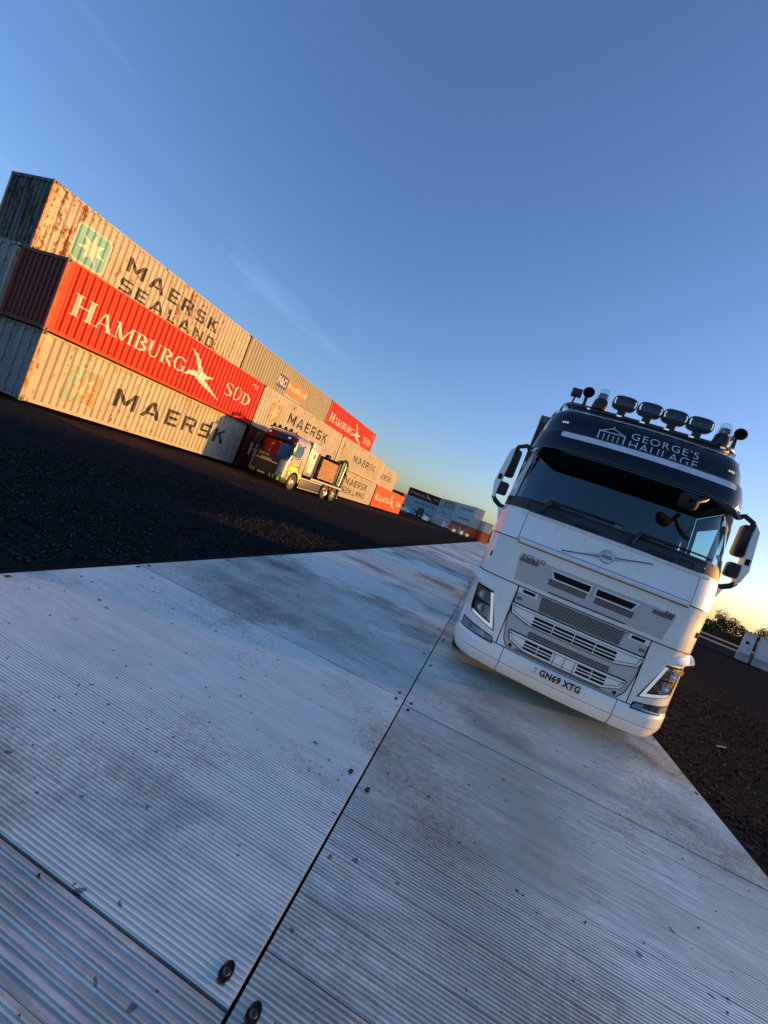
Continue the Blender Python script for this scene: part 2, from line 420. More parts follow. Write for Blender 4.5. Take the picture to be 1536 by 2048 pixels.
def ground():
    mb = MB()
    xs = [-1500, -400, -150, -80] + list(np.arange(-40, 41, 1.0)) + [80, 150, 400, 1500]
    ys = [-1500, -300, -60] + list(np.arange(-10, 71, 1.0)) + [90, 120, 160, 220, 350, 700, 2500]
    rows = []
    for y in ys:
        row = []
        for x in xs:
            z = GZ
            onroad = -4.2 < x < 3.8
            if not onroad and abs(x) < 40 and -10 < y < 70:
                z += .03*math.sin(x*1.3+y*.37)*math.sin(y*.9-x*.21)+random.uniform(-.015, .015)-.01
                wl = x+17.4-.067*(y)      # distance from the stack foot
                if -.2 < wl < 1.9 and 8 < y < 66: z += .09*math.exp(-((wl-.75)/.6)**2)*(1+.5*math.sin(y*1.7))
            row.append((x, y, z))
        rows.append(row)
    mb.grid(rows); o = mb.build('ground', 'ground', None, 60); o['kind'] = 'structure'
ground()
def gravel():
    """loose planings either side of the track, one mass"""
    base = np.array([(1, 0, 0), (0, 1, 0), (-1, 0, 0), (0, -1, 0), (0, 0, 1), (0, 0, -.6)], float)
    tri = np.array([(0, 1, 4), (1, 2, 4), (2, 3, 4), (3, 0, 4), (1, 0, 5), (2, 1, 5), (3, 2, 5), (0, 3, 5)])
    P = []
    def sow(n, x0, x1, y0, y1, s0, s1):
        x = rng.uniform(x0, x1, n); y = rng.uniform(y0, y1, n); s = s0+(s1-s0)*rng.random(n)**3
        keep = ~((x > -3.5) & (x < 2.9)); P.append(np.stack([x, y, s], 1)[keep])
    sow(22000, -9, -3.4, 3, 13, .008, .034); sow(10000, -17, -7, 7, 30, .010, .04)
    sow(20000, 2.9, 8.5, 4.5, 13, .008, .034); sow(8000, 4, 18, 10, 36, .012, .045)
    sow(2500, -3.6, -3.2, 2.5, 40, .006, .02); sow(2500, 2.75, 3.2, 4, 30, .006, .02)
    P = np.concatenate(P); n = len(P)
    ang = rng.uniform(0, 6.283, n); ca_, sa_ = np.cos(ang), np.sin(ang)
    sc = P[:, 2:3]*np.stack([rng.uniform(.7, 1.5, n), rng.uniform(.6, 1.1, n), rng.uniform(.35, .8, n)], 1)
    jit = 1+rng.uniform(-.35, .35, (n, 6, 1))
    V = base[None]*sc[:, None, :]*jit
    X = V[..., 0]*ca_[:, None]-V[..., 1]*sa_[:, None]; Y = V[..., 0]*sa_[:, None]+V[..., 1]*ca_[:, None]
    V = np.stack([X+P[:, None, 0], Y+P[:, None, 1], V[..., 2]+GZ+.004+.01*rng.random((n, 1))], 2).reshape(-1, 3)
    F = (tri[None]+6*np.arange(n)[:, None, None]).reshape(-1, 3)
    me = bpy.data.meshes.new('gravel'); me.vertices.add(len(V)); me.vertices.foreach_set('co', V.ravel())
    me.loops.add(F.size); me.loops.foreach_set('vertex_index', F.ravel()); me.polygons.add(len(F))
    me.polygons.foreach_set('loop_start', np.arange(0, F.size, 3)); me.polygons.foreach_set('loop_total', np.full(len(F), 3)); me.update(calc_edges=True)
    t = NT('planing_stones'); v = t.noise(t.coords((1, 1, 1), False), 23, 2)
    t.setc(t.ramp(v, .42, .74, (.006, .0065, .0075), (.11, .108, .107))); t.b.inputs['Roughness'].default_value = 1; t.b.inputs['Specular IOR Level'].default_value = 0; t.b.inputs['IOR'].default_value = 1.0
    o = link('gravel', me, t.m); o['kind'] = 'stuff'; tag(o, 'loose black planings and stones scattered beside the metal trackway', 'gravel')
gravel()
def grit():
    m = MB(); rg = np.random.default_rng(21)
    for i in range(420):
        y = 1.0+13*rg.random()**1.6; x = rg.uniform(-3.25, 2.75); s_ = rg.uniform(.003, .009)*(1+.4*(rg.random() > .9)); a = rg.uniform(0, 6.28)
        p = [(x+s_*math.cos(a+k*2.09)*rg.uniform(.7, 1.3), y+s_*math.sin(a+k*2.09)*rg.uniform(.7, 1.3), .002) for k in range(3)]
        m.add(p+[(x, y, .003+s_*rg.uniform(.7, 1.4))], [(0, 1, 3), (1, 2, 3), (2, 0, 3), (2, 1, 0)])
    o = m.build('grit', simple('grit_stone', (.03, .028, .026), .9)); o['kind'] = 'stuff'; tag(o, 'tiny stones and crumbs of grit scattered on the metal trackway', 'grit')
grit()

# ------------------------------------------------------------------ aluminium trackway
def track_mat():
    t = NT('ribbed_aluminium'); tc = t.n('ShaderNodeTexCoord'); ge = t.n('ShaderNodeNewGeometry')
    oi = t.n('ShaderNodeObjectInfo')
    pos = ge.outputs['Position']
    mp = t.n('ShaderNodeMapping'); t.l(pos, mp.inputs[0]); mp.inputs['Scale'].default_value = (.9, 3.0, 1)
    st = t.noise(mp.outputs[0], 2.6, 8, .72)
    big = t.noise(pos, .55, 5, .6); fine = t.noise(pos, 26, 6, .7)
    tone = t.mix(1.0, t.ramp(oi.outputs['Random'], 0, 1, (.97, .97, .97), (1.02, 1.02, 1.02)), oi.outputs['Color'], 'MULTIPLY')
    c = t.mix(t.ramp(st, .3, .75), t.mix(1.0, tone, (.82, .82, .82), 'MULTIPLY'), t.mix(1.0, tone, (1.12, 1.12, 1.12), 'MULTIPLY'))
    spz = t.n('ShaderNodeSeparateXYZ'); t.l(tc.outputs['Object'], spz.inputs[0])
    top = t.ramp(spz.outputs[2], .0008, .002)          # rib tops rubbed bright, dirt stays between them
    c = t.mix(top, t.mix(1.0, c, (.74, .74, .74), 'MULTIPLY'), t.mix(1.0, c, (1.15, 1.15, 1.15), 'MULTIPLY'))
    # pale scuffs: fine scratches drawn along the ribs inside broad worn patches
    mp2 = t.n('ShaderNodeMapping'); t.l(pos, mp2.inputs[0]); mp2.inputs['Scale'].default_value = (1.2, 16.0, 1)
    scr = t.noise(mp2.outputs[0], 3.0, 6, .7); patch_ = t.noise(pos, .9, 4, .6)
    sc = t.math('MULTIPLY', t.ramp(scr, .42, .62), t.ramp(patch_, .40, .58))
    c = t.mix(t.math('MULTIPLY', sc, .75), c, (.92, .93, .90))
    mud = t.math('MULTIPLY', t.ramp(t.math('ADD', t.math('MULTIPLY', big, .7), t.math('MULTIPLY', fine, .3)), (.50), .64), .85)
    c = t.mix(mud, c, (.16, .14, .11))
    # small dark spots of oil and grit, and faint curved tyre scuffs
    spot = t.ramp(t.noise(pos, 15, 2, .4), .715, .735); c = t.mix(t.math('MULTIPLY', spot, .7), c, (.05, .048, .045))
    wv = t.n('ShaderNodeTexWave'); wv.wave_type = 'RINGS'; wv.inputs['Scale'].default_value = .11; wv.inputs['Distortion'].default_value = 3.0; wv.inputs['Detail'].default_value = 3; wv.inputs['Detail Scale'].default_value = .8; t.l(pos, wv.inputs['Vector'])
    ty = t.math('MULTIPLY', t.ramp(wv.outputs[0], .90, .97), t.ramp(t.noise(pos, 1.3, 6, .7), .45, .65)); c = t.mix(t.math('MULTIPLY', ty, .45), c, (.12, .11, .10))
    t.setc(c)
    t.l(t.math('SUBTRACT', .72, t.math('MULTIPLY', mud, .6)), t.b.inputs['Metallic'])
    r_ = t.ramp(t.math('ADD', t.math('MULTIPLY', st, .6), t.math('MULTIPLY', fine, .4)), .3, .7, (.36,)*3, (.58,)*3)
    t.l(t.mix(mud, r_, (.8, .8, .8)), t.b.inputs['Roughness'])
    t.bump(fine, .25, .002)
    return t.m
MAT['track'] = track_mat()
XL, XC, XR = -3.307, -.2045, 2.790
track = bpy.data.objects.new('trackway', None); COL.objects.link(track); track['kind'] = 'structure'
def plank_mesh(name, x0, x1, ln, style):
    """one extruded plank, ribs running across the track; origin at its near edge"""
    g_ = .0030 if x0 > -1 else .0010
    mb = MB(); prof = [(0.0, -.04), (0.0, -.002), (.002, 0)]
    if style == 'wide':                      # pairs of narrow ribs with broad flats
        pitch, rw, h = .041, .0036, .0026
        n = int((ln-.02)/pitch); off = (ln-n*pitch)/2
        for i in range(n):
            a = off+i*pitch+.018
            for k in (0, .014): prof += [(a+k, 0), (a+k+.0018, h), (a+k+.0018+rw, h), (a+k+.0036+rw, 0)]
    else:                                    # close even ribs
        pitch, h = (.0205, .0026) if style == 'fine' else (.0205, .0024)
        n = round((ln-.006)/pitch); pitch = (ln-.006)/n; off = .002
        for i in range(n):
            a = off+i*pitch
            prof += [(a+.005, 0), (a+.0065, h), (a+.0125, h), (a+.014, 0)] if style == 'fine' else [(a+.006, 0), (a+.0075, h), (a+.0115, h), (a+.013, 0)]
    prof += [(ln-g_-.0025, 0), (ln-g_, -.0025), (ln-g_, -.04)]
    xs = [x0+.003, x1-.003]
    mb.grid([[(x, p, z) for p, z in prof] for x in xs]); b = len(mb.v)
    for r_ in (0, 1): mb.f.append(tuple(r_*len(prof)+i for i in (range(len(prof)) if r_ else reversed(range(len(prof))))))
    return mb.mesh(name)
def panel_mesh(name, x0, x1, ln, style):
    return plank_mesh(name, x0, x1, ln, style)
holes = MB()
def slot_hole(x, y, big, parent):
    r = .030 if big else .020
    e = MB(); n = 14
    ring = [(x+math.cos(2*math.pi*k/n)*r*.72, y+math.sin(2*math.pi*k/n)*r*1.35) for k in range(n)]
    inn = [(x+math.cos(2*math.pi*k/n)*r*.56, y+math.sin(2*math.pi*k/n)*r*1.13) for k in range(n)]
    e.grid([[(a, b, .0045) for a, b in ring], [(a, b, .0075) for a, b in ring], [(a, b, .0065) for a, b in inn], [(a, b, .0048) for a, b in inn]], True)
    e.f.append(tuple(range(3*n, 4*n)))
    e.build('bolt_slot', 'void', parent)
    MB().lathe([(.005, 0.0), (.009, r*.30), (.009, r*.42), (.0048, r*.5)], 10, 'z', (x, y, 0)).build('bolt', 'bolt_dark', parent, 40)
PITCH_L = 2.67
def lane(x0, x1, joints, right):
    nsplit = 10
    cache = {}
    for i in range(len(joints)-1):
        a, b = joints[i], joints[i+1]; ln = b-a-.01
        tn = ((.52, .58, .62, .56, .66, .5, .6) if right else (.52, .84, .56, .80, .66, .86, .58))[i % 7]+random.uniform(-.03, .03)+.10; colr = (tn*1.0, tn*1.04, tn*.92, 1)  # panel tones vary; left lane also carries its sky reflection as paler colour
        style = 'fine' if right else ('wide' if i == 0 else 'mid' if i == 1 else 'fine')
        if b < 16:
            pan = bpy.data.objects.new('panel', None); COL.objects.link(pan); pan.parent = track; pan.location = (0, a, 0)
            lp = ln/nsplit; key = (x0, round(lp, 3), style)
            if key not in cache: cache[key] = plank_mesh('plank', x0, x1, lp, style)
            tilt = random.uniform(-.0015, .0015)
            for k in range(nsplit):
                o = link('plank', cache[key], 'track', pan); o.location = (0, k*lp, tilt+random.uniform(-.0008, .0008)); o.color = colr
        else:
            key = (x0, round(ln, 2), 'p')
            if key not in cache: cache[key] = panel_mesh('panel', x0, x1, ln, 'fine')
            pan = link('panel', cache[key], 'track', track); pan.location = (0, a, random.uniform(-.004, .004)); pan.color = colr
        if b < 16:
            xin = x1-.066 if not right else x0+.062; xout = x0+.06 if not right else x1-.05
            for yy in ((.075, (b-a)/2) if i == 0 else (.075, (b-a)/2, b-a-.08)):
                for xx in (xin, xout): slot_hole(xx, yy, yy < .1 and i <= 1, pan)
jl = [-1.45, 1.275, 4.06, 7.16]; jr = [-1.40, 1.255, 3.955, 6.62]
while jl[-1] < 150: jl.append(jl[-1]+2.8)
while jr[-1] < 150: jr.append(jr[-1]+2.67)
jl[1] += .03      # the open gap between the two nearest panels of the left lane
lane(XL, XC-.004, jl, False); lane(XC+.004, XR, jr, True)
mb = MB(); mb.box(XL+.02, XR-.02, -1.5, 150, GZ-.01, GZ+.008); o = mb.build('bedding', 'void', track)
# ------------------------------------------------------------------ containers
CL, CWd, CH = 12.192, 2.438, 2.591
def corr_cuts(L_): 
    p = .278; n = int((L_-.3)/p); off = (L_-n*p)/2; c = []
    for i in range(n): c += [off+i*p+k for k in (0, .072, .140, .210)]
    return c+[off+n*p], off, n, p
def corr_y(x, L_):
    cuts, off, n, p = corr_cuts(L_)
    if x <= off or x >= off+n*p: return .012
    k = (x-off) % p
    if k < .072: d = 0
    elif k < .140: d = (k-.072)/.068
    elif k < .210: d = 1
    else: d = 1-(k-.210)/.068
    return .012+.042*d
_cm = {}
def cmesh(key, fn):
    if key not in _cm: _cm[key] = fn()
    return _cm[key]
def side_wall(L_, flip):
    mb = MB(); cuts, off, n, p = corr_cuts(L_); xs = [.16]+cuts+[L_-.16]
    f = (lambda y: CWd-y) if flip else (lambda y: y)
    mb.grid([[(x, f(corr_y(min(max(x, off), off+n*p), L_)), z) for x in xs] for z in (.15, CH-.06)])
    return mb.mesh('side_wall')
def end_wall(L_, x, sgn):
    mb = MB(); ys = []; p = .25; y = .12
    pts = [(.1, 0)]
    while y < CWd-.2:
        pts += [(y, 0), (y+.06, .036), (y+.125, .036), (y+.185, 0)]; y += p
    pts += [(CWd-.1, 0)]
    mb.grid([[(x+sgn*(.02+d), yy, z) for yy, d in pts] for z in (.15, CH-.1)])
    return mb.mesh('end_wall')
def container(name, label, mat, loc, rz, L_=CL, end0='plain', end1='plain', post=None, endmat=None, group='stacked shipping containers', full=True):
    t = thing(name, label, 'shipping container', loc, rz, group)
    post = post or mat; endmat = endmat or mat
    link('side_wall', cmesh(('sw', L_, 0), lambda: side_wall(L_, False)), mat, t)
    link('side_wall', cmesh(('sw', L_, 1), lambda: side_wall(L_, True)), mat, t)
    def roof():
        mb = MB(); n = int(L_/.2); xs = [L_*i/n for i in range(n+1)]
        mb.grid([[(x, y, CH-.03+(.012 if i % 2 else 0)) for i, x in enumerate(xs)] for y in (.03, CWd-.03)])
        return mb.mesh('roof')
    link('roof', cmesh(('rf', L_), roof), mat, t)
    link('floor', cmesh(('fl', L_), lambda: MB().box(.1, L_-.1, .06, CWd-.06, .10, .145).mesh('floor')), 'frame_dark', t)
    for k, (y0, y1) in enumerate(((0, .06), (CWd-.06, CWd))):
        link('bottom_rail', cmesh(('br', L_, k), lambda: MB().box(.165, L_-.165, y0+.004, y1-.004, .03, .155).mesh('bottom_rail')), mat, t)
        link('top_rail', cmesh(('tr', L_, k), lambda: MB().box(.165, L_-.165, y0+.003, y1-.003, CH-.075, CH-.012).mesh('top_rail')), mat, t)
    for e, x in enumerate((0, L_)):
        s = 1 if e == 0 else -1; xa, xb = sorted((x+s*.004, x+s*.158))
        for k, (y0, y1) in enumerate(((.004, .11), (CWd-.11, CWd-.004))):
            link('corner_post', cmesh(('cp', L_, e, k), lambda: MB().box(xa, xb, y0, y1, .118, CH-.118, .012).mesh('corner_post')), post if (e == 0) else mat, t)
        xa, xb = sorted((x+s*.006, x+s*.09))
        link('end_sill', cmesh(('es', L_, e), lambda: MB().box(xa, xb, .18, CWd-.18, .02, .15).mesh('end_sill')), endmat, t)
        link('end_header', cmesh(('eh', L_, e), lambda: MB().box(xa, xb, .18, CWd-.18, CH-.12, CH-.008).mesh('end_header')), endmat, t)
        kind = end0 if e == 0 else end1
        if kind == 'plain': link('end_wall', cmesh(('ew', L_, e), lambda: end_wall(L_, x, s)), endmat, t)
        else:
            for d in range(2):
                y0 = .115 if d == 0 else CWd/2+.006; y1 = CWd/2-.006 if d == 0 else CWd-.115
                def dm():
                    m = MB(); xa, xb = sorted((x+s*.02, x+s*.06)); m.box(xa, xb, y0, y1, .16, CH-.13)
                    for zc in (.16, .75, 1.32, 1.9):
                        xa, xb = sorted((x+s*.010, x+s*.018)); m.box(xa, xb, y0+.08, y1-.08, zc+.05, zc+.47, .004)
                    return m.mesh('door')
                D = link('door', cmesh(('dr', L_, e, d), dm), endmat, t)
                for q_ in (.28, .72):
                    yc = y0+(y1-y0)*q_
                    def rm():
                        xx = x-s*.018; m = MB().tube([(xx, yc, .06), (xx, yc, CH-.06)], .017, 8)
                        for zc in (.14, .7, 1.3, 1.9, CH-.16): m.box(*sorted((x-s*.034, x+s*.016)), yc-.05, yc+.05, zc-.03, zc+.03)
                        m.box(*sorted((x-s*.045, x-s*.028)), yc-.02, yc+.30, 1.08, 1.115)
                        return m.mesh('lock_rod')
                    link('lock_rod', cmesh(('lr', L_, e, d, q_), rm), 'rod_steel', D)
        for k, yy in enumerate((0, CWd-.162)):
            for zc in (0, CH-.118):
                def cc():
                    m = MB(); xa, xb = sorted((x, x+s*.178)); m.box(xa, xb, yy, yy+.162, 0, .118, .008)
                    return m.mesh('corner_casting')
                c = link('corner_casting', cmesh(('cc', L_, e, k), cc), 'frame_dark', t); c.location = (0, 0, zc)
                if full and yy == 0:
                    def ch_():
                        m = MB(); m.prism(round_rect(x+s*.089-.03, x+s*.089+.03, .02, .098, .028), lambda a, b: (a, -.002, b), lambda a, b: (a, .01, b)); return m.mesh('casting_hole')
                    h = link('casting_hole', cmesh(('ch', L_, e), ch_), 'void', c)
    return t
def decal(t, vf, mat, name='lettering', L_=CL, lift=.004, stack=0.0):
    cuts, off, n, p = corr_cuts(L_)
    vs, fs = vf
    if stack:       # strokes that cross each other lie a hair apart
        mb = MB()
        for i, f in enumerate(fs):
            pv = [vs[k] for k in f]; dl = lift+stack*(i % 7)
            m = drape(pv, [tuple(range(len(pv)))], cuts, lambda x, z: (x, corr_y(x, L_)-dl, z)); mb.add(m.v, m.f)
    else: mb = drape(vs, fs, cuts, lambda x, z: (x, corr_y(x, L_)-lift, z))
    return mb.build(name, mat, t)
def block_text(word, x0, x1, z0, z1):
    def bar(a, b, c_, d): return [[(a, c_), (b, c_), (b, d), (a, d)]]
    G = {'M': (bar(0, .2, 0, 1)+bar(.85, 1.05, 0, 1)+[[(.2, 1), (.2, .68), (.43, .2), (.525, .2), (.525, .42)]]+[[(.85, 1), (.525, .42), (.525, .2), (.62, .2), (.85, .68)]], 1.05),
         'A': ([[(0, 0), (.22, 0), (.52, .78), (.52, 1), (.40, 1)], [(.82, 0), (1.04, 0), (.64, 1), (.52, 1), (.52, .78)]]+bar(.25, .79, .2, .36), 1.04),
         'E': (bar(0, .2, 0, 1)+bar(.2, .75, 0, .18)+bar(.2, .68, .41, .59)+bar(.2, .75, .82, 1), .75),
         'R': (bar(0, .2, 0, 1)+bar(.2, .66, .82, 1)+bar(.2, .66, .38, .55)+[[(.66, .38), (.82, .47), (.82, .90), (.66, 1)]]+[[(.36, .38), (.60, .38), (.84, 0), (.60, 0)]], .84),
         'S': (bar(.05, .76, .82, 1)+bar(0, .2, .55, .86)+bar(.05, .76, .41, .58)+bar(.6, .8, .14, .46)+bar(0, .75, 0, .18), .8),
         'K': (bar(0, .2, 0, 1)+[[(.2, .40), (.2, .62), (.56, 1), (.83, 1)]]+[[(.34, .54), (.46, .68), (.87, 0), (.62, 0)]], .87),
         'L': (bar(0, .2, 0, 1)+bar(.2, .68, 0, .18), .68), 'N': (bar(0, .2, 0, 1)+bar(.72, .92, 0, 1)+[[(.2, 1), (.2, .72), (.72, 0), (.72, .28)]], .92),
         'D': (bar(0, .2, 0, 1)+bar(.2, .6, .82, 1)+bar(.2, .6, 0, .18)+[[(.6, 0), (.82, .16), (.82, .84), (.6, 1)]], .82)}
    x = 0; out = []
    for ch in word:
        p, a = G[ch]; out += [[(x+q[0], q[1]) for q in r_] for r_ in p]; x += a+.30
    k = (x1-x0)/(x-.30)
    return polys_to_vf([[(x0+a*k, z0+b*(z1-z0)) for a, b in r_] for r_ in out])
def star(cx_, cz_, r, n=7, k=.42, ph=90):
    return [(cx_+(r if i % 2 == 0 else r*k)*math.cos(R(ph+i*180/n)), cz_+(r if i % 2 == 0 else r*k)*math.sin(R(ph+i*180/n))) for i in range(2*n)]
def maersk(t, sealand=False, worn=False, logo=(1.25, 2.72, .53, 1.97), tx=(3.55, 9.5), tz=(1.36, 2.0), L_=CL, letter='letter_black', logomat=None, lo=True):
    k = L_/CL
    if lo:
        x0, x1, z0, z1 = logo
        if k < 1: x0, x1 = .5, 1.5; z0, z1 = .7, 1.7
        decal(t, polys_to_vf([round_rect(x0, x1, z0, z1, .2)]), 'logo_star_worn' if worn else 'logo_star', 'logo_border', L_, .003)
        decal(t, polys_to_vf([round_rect(x0+.05, x1-.05, z0+.05, z1-.05, .17)]), logomat or ('logo_teal_worn' if worn else 'logo_teal'), 'logo_square', L_, .0045)
        st = star((x0+x1)/2, (z0+z1)/2, (x1-x0)*.40); c = ((x0+x1)/2, (z0+z1)/2)
        decal(t, polys_to_vf([[c, st[i-1], st[i], st[(i+1) % 14]] for i in range(0, 14, 2)]), 'logo_star_worn' if worn else 'logo_star', 'logo_star', L_, .006)
    decal(t, block_text('MAERSK', tx[0], tx[1], *tz), letter, 'lettering', L_, .004, .0004)
    if sealand: decal(t, block_text('SEALAND', tx[0]-.05, tx[1]+.1, tz[0]-.86, tz[0]-.30), letter, 'lettering', L_, .004, .0004)
def bird(x0, z0, s):
    P = []
    # upper wing with sharp crest, lower wing and tail
    up = [(0, 1.25), (.35, 1.16), (.62, .98), (.80, .76), (1.02, .56), (1.30, .50), (1.72, .54)]
    lo = [(0, 1.25), (.30, 1.06), (.50, .82), (.66, .58), (.86, .38), (1.20, .28), (1.72, .50)]
    for i in range(len(up)-1): P.append([up[i], up[i+1], lo[i+1], lo[i]])
    up2 = [(.0, .12), (.22, .36), (.56, .47), (.90, .36), (1.25, .28), (1.75, .06), (2.55, -.30)]
    lo2 = [(.0, .12), (.30, .20), (.62, .24), (.96, .10), (1.30, .00), (1.78, -.10), (2.55, -.30)]
    for i in range(len(up2)-1): P.append([up2[i], up2[i+1], lo2[i+1], lo2[i]])
    return [[(x0+a*s, z0+b*s) for a, b in q_] for q_ in P]
def hamburg(t, upto=7, L_=CL, mat='letter_white', faded=False, sud=True, k=1.0):
    decal(t, polys_to_vf(serif_text('HAMBURG'[:upto], .62*k, .62*k+(5.65*k if upto == 7 else .8), .90, .64, 1.22)), mat, 'lettering', L_, .004, .0004)
    if sud:
        decal(t, polys_to_vf(bird(6.25*k, .78, 1.12*k)), mat, 'logo_bird', L_, .004)
        decal(t, polys_to_vf(serif_text('SÜD', 9.2*k, 11.45*k, .92, .62, 1.15)), mat, 'lettering', L_, .004, .0004)
def marks(t, x, z, mat='letter_white', w_=.55, L_=CL):
    decal(t, text_in('SUDU 518', x, x+w_, z, z+.09, .01), mat, 'lettering', L_)
    decal(t, text_in('45G1', x+w_*.45, x+w_, z-.14, z-.05, .01), mat, 'lettering', L_)
WX, WY, WA, ZB = -16.858, 12.031, .0667, .106
UW = Vector((math.sin(WA), math.cos(WA), 0)); NW = Vector((math.cos(WA), -math.sin(WA), 0))
def wl(s, off, lev, dz=0):
    p = Vector((WX, WY, 0))+UW*s+NW*off; return (p.x, p.y, ZB+lev*2.597+dz)
RZW = R(90)-WA
C = lambda label, mat, s, off, lev, **kw: container('shipping_container', label, mat, wl(s, off, lev), RZW, **kw)
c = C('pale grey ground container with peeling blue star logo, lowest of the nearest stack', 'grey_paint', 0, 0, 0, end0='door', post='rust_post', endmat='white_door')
maersk(c, worn=True, logo=(1.26, 2.8, .50, 1.95), tx=(3.46, 10.75), tz=(.93, 1.70))
c = C('bright red container in the middle of the nearest stack with white HAMBURG SÜD lettering', 'red_paint', -.215, .336, 1, post='red_post', endmat='maroon_paint')
hamburg(c); marks(c, 11.2, 2.18)
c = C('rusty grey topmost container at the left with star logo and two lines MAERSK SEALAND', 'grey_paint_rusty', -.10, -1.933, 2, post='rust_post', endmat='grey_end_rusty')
maersk(c, sealand=True)
c = C('taupe topmost container with blue and orange signs in the middle of the wall', 'taupe_paint', 12.19, -1.93, 2, post='frame_dark')
decal(c, polys_to_vf([[(3.95, .87), (5.25, .87), (5.25, 1.78), (3.95, 1.78)]]), 'letter_blue', 'sign_square')
decal(c, polys_to_vf([[(5.27, .87), (8.25, .87), (8.25, 1.78), (5.27, 1.78)]]), 'letter_orange', 'sign_square')
decal(c, text_in('P&O', 4.05, 5.15, 1.08, 1.62, .02), 'letter_white', 'lettering', CL, .007)
decal(c, text_in('Nedlloyd', 5.45, 8.05, 1.06, 1.60, .01), 'letter_white', 'lettering', CL, .007)
decal(c, text_in('PONU 718 0', 5.3, 7.5, .58, .74, .01), 'letter_white', 'lettering'); marks(c, 10.8, 2.2)
c = C('red topmost container at the far end of the top row with white lettering', 'red_paint', 24.48, -1.93, 2); hamburg(c); marks(c, 11.3, 2.2)
c = C('grey container with faded star logo directly behind the crane truck cab, middle row', 'grey_paint', 12.08, .33, 1, post='rust_post')
maersk(c, worn=True, logo=(1.2, 2.55, .75, 2.0), tx=(3.55, 9.7), tz=(1.2, 1.92))
c = C('grey container above the words SEALAND, middle row, right of the crane', 'grey_paint', 24.5, .30, 1); maersk(c, worn=True, logo=(1.2, 2.5, .6, 1.9), tx=(3.6, 9.9), tz=(.95, 1.62))
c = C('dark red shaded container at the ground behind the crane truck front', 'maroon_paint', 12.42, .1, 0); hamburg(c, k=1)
c = C('grey ground container right of the crane with two lines of lettering MAERSK SEALAND', 'grey_paint', 25.0, .1, 0); maersk(c, sealand=True, tx=(3.6, 9.8))
c = C('orange-red ground container at the right end of the long wall', 'orange_red_paint', 37.9, .0, 0, L_=CL); hamburg(c, faded=True); marks(c, 11.3, 2.2)
c = C('pale container set back on the orange-red one, its lettering half hidden', 'grey_paint', 36.4, -1.6, 1); maersk(c, tx=(3.6, 9.9), tz=(.95, 1.62), lo=False)
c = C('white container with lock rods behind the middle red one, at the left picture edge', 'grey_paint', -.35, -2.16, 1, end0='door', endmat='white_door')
c = C('dark container low behind the ground row at the left picture edge', 'frame_dark', .1, -2.6, 0, end0='door', endmat='grey_end_rusty')
for i, s in enumerate((12.3, 24.6)):
    for lev in (0, 1): C('plain grey container of the rear row, %s level, under the %s' % (('ground', 'middle')[lev], ('taupe one', 'far red one')[i]), 'grey_paint', s, -2.62 if lev == 0 else -2.2, lev)
for i, s in enumerate((.2, 6.0, 11.9, 12.7, 18, 24.3, 25.2, 31, 36.9, 38.1, 44, 49.8)):
    p = wl(s, -2.5, 0); b = MB().box(-.12, .12, 0, 2.75, -.16, 0, .01).build('timber_bearer', 'timber_dark'); b.location = p; b.rotation_euler[2] = RZW
    tag(b, 'dark timber bearer under the ground row of containers, number %s along from the near end' % ('one two three four five six seven eight nine ten eleven twelve'.split()[i]), 'timber', 'timber bearers under the containers')

# far stacks
def far(label, mat, x, y, lev, rz, L_=CL, **kw): return container('shipping_container', label, mat, (x, y, .0+lev*2.595), rz, L_=L_, group='containers of the far stack', full=False, **kw)
ra = math.atan2(-3.0, 11.8)
c = far('dark maroon container on top of the far stack, left column', 'maroon_paint', -30.2, 140, 2, ra); hamburg(c)
c = far('blue-grey far container below the maroon one with star logo', 'blue_grey_paint', -30.2, 140, 1, ra); maersk(c, tz=(1.0, 1.75), tx=(3.6, 10.6))
c = far('blue-grey far container at the ground below two others, left column', 'blue_grey_paint', -30.2, 140, 0, ra); maersk(c, tz=(1.0, 1.75), tx=(3.6, 10.6))
c = far('low dark maroon container between the long wall and the far stack', 'maroon_paint', -43.6, 146, 1, ra, post='maroon_paint'); hamburg(c)
far('lowest maroon container left of the far stack', 'maroon_paint', -43.6, 146, 0, ra)
dB = Vector((.5, -.866, 0)); rb = math.atan2(-.866, .5)
nm = [['MS', 'M', ], ['C', 'M'], ['M', 'H']]
for lev, row in enumerate(reversed(nm)):
    for k, kd in enumerate(row):
        p = Vector((-19.0, 136.5, 0))+dB*(12.3*k)
        colr = {'MS': 'grey_paint', 'M': 'far_grey', 'C': 'blue_grey_paint', 'H': 'orange_red_paint'}[kd]
        word = {'MS': 'grey', 'M': 'pale grey', 'C': 'blue-grey', 'H': 'red'}[kd]
        c = far('%s far container, %s row, %s column of the slanting stack' % (word, ('bottom', 'middle', 'top')[lev], ('left', 'right')[k]), colr, p.x, p.y, lev, rb, end1='door')
        if kd in ('M', 'MS'): maersk(c, sealand=kd == 'MS', tz=(1.0, 1.75) if kd == 'M' else (1.36, 2.0), tx=(3.6, 10.6))
        elif kd == 'C':
            decal(c, text_in('CP', 3.6, 5.2, 1.2, 2.0, .03), 'letter_blue'); decal(c, text_in('Ships', 5.0, 7.6, .6, 1.3, .02), 'orange_red_paint')
        else: hamburg(c)
pB = Vector((-19.0, 136.5, 0))+dB*26.2+Vector((.866, .5, 0))*2.7
for lev, m_ in enumerate(('orange_red_paint', 'far_grey')):
    far('%s container end with doors at the right end of the far stack' % ('red' if lev == 0 else 'pale grey'), m_, *(pB-dB*12.19).xy, lev, rb, end1='door')

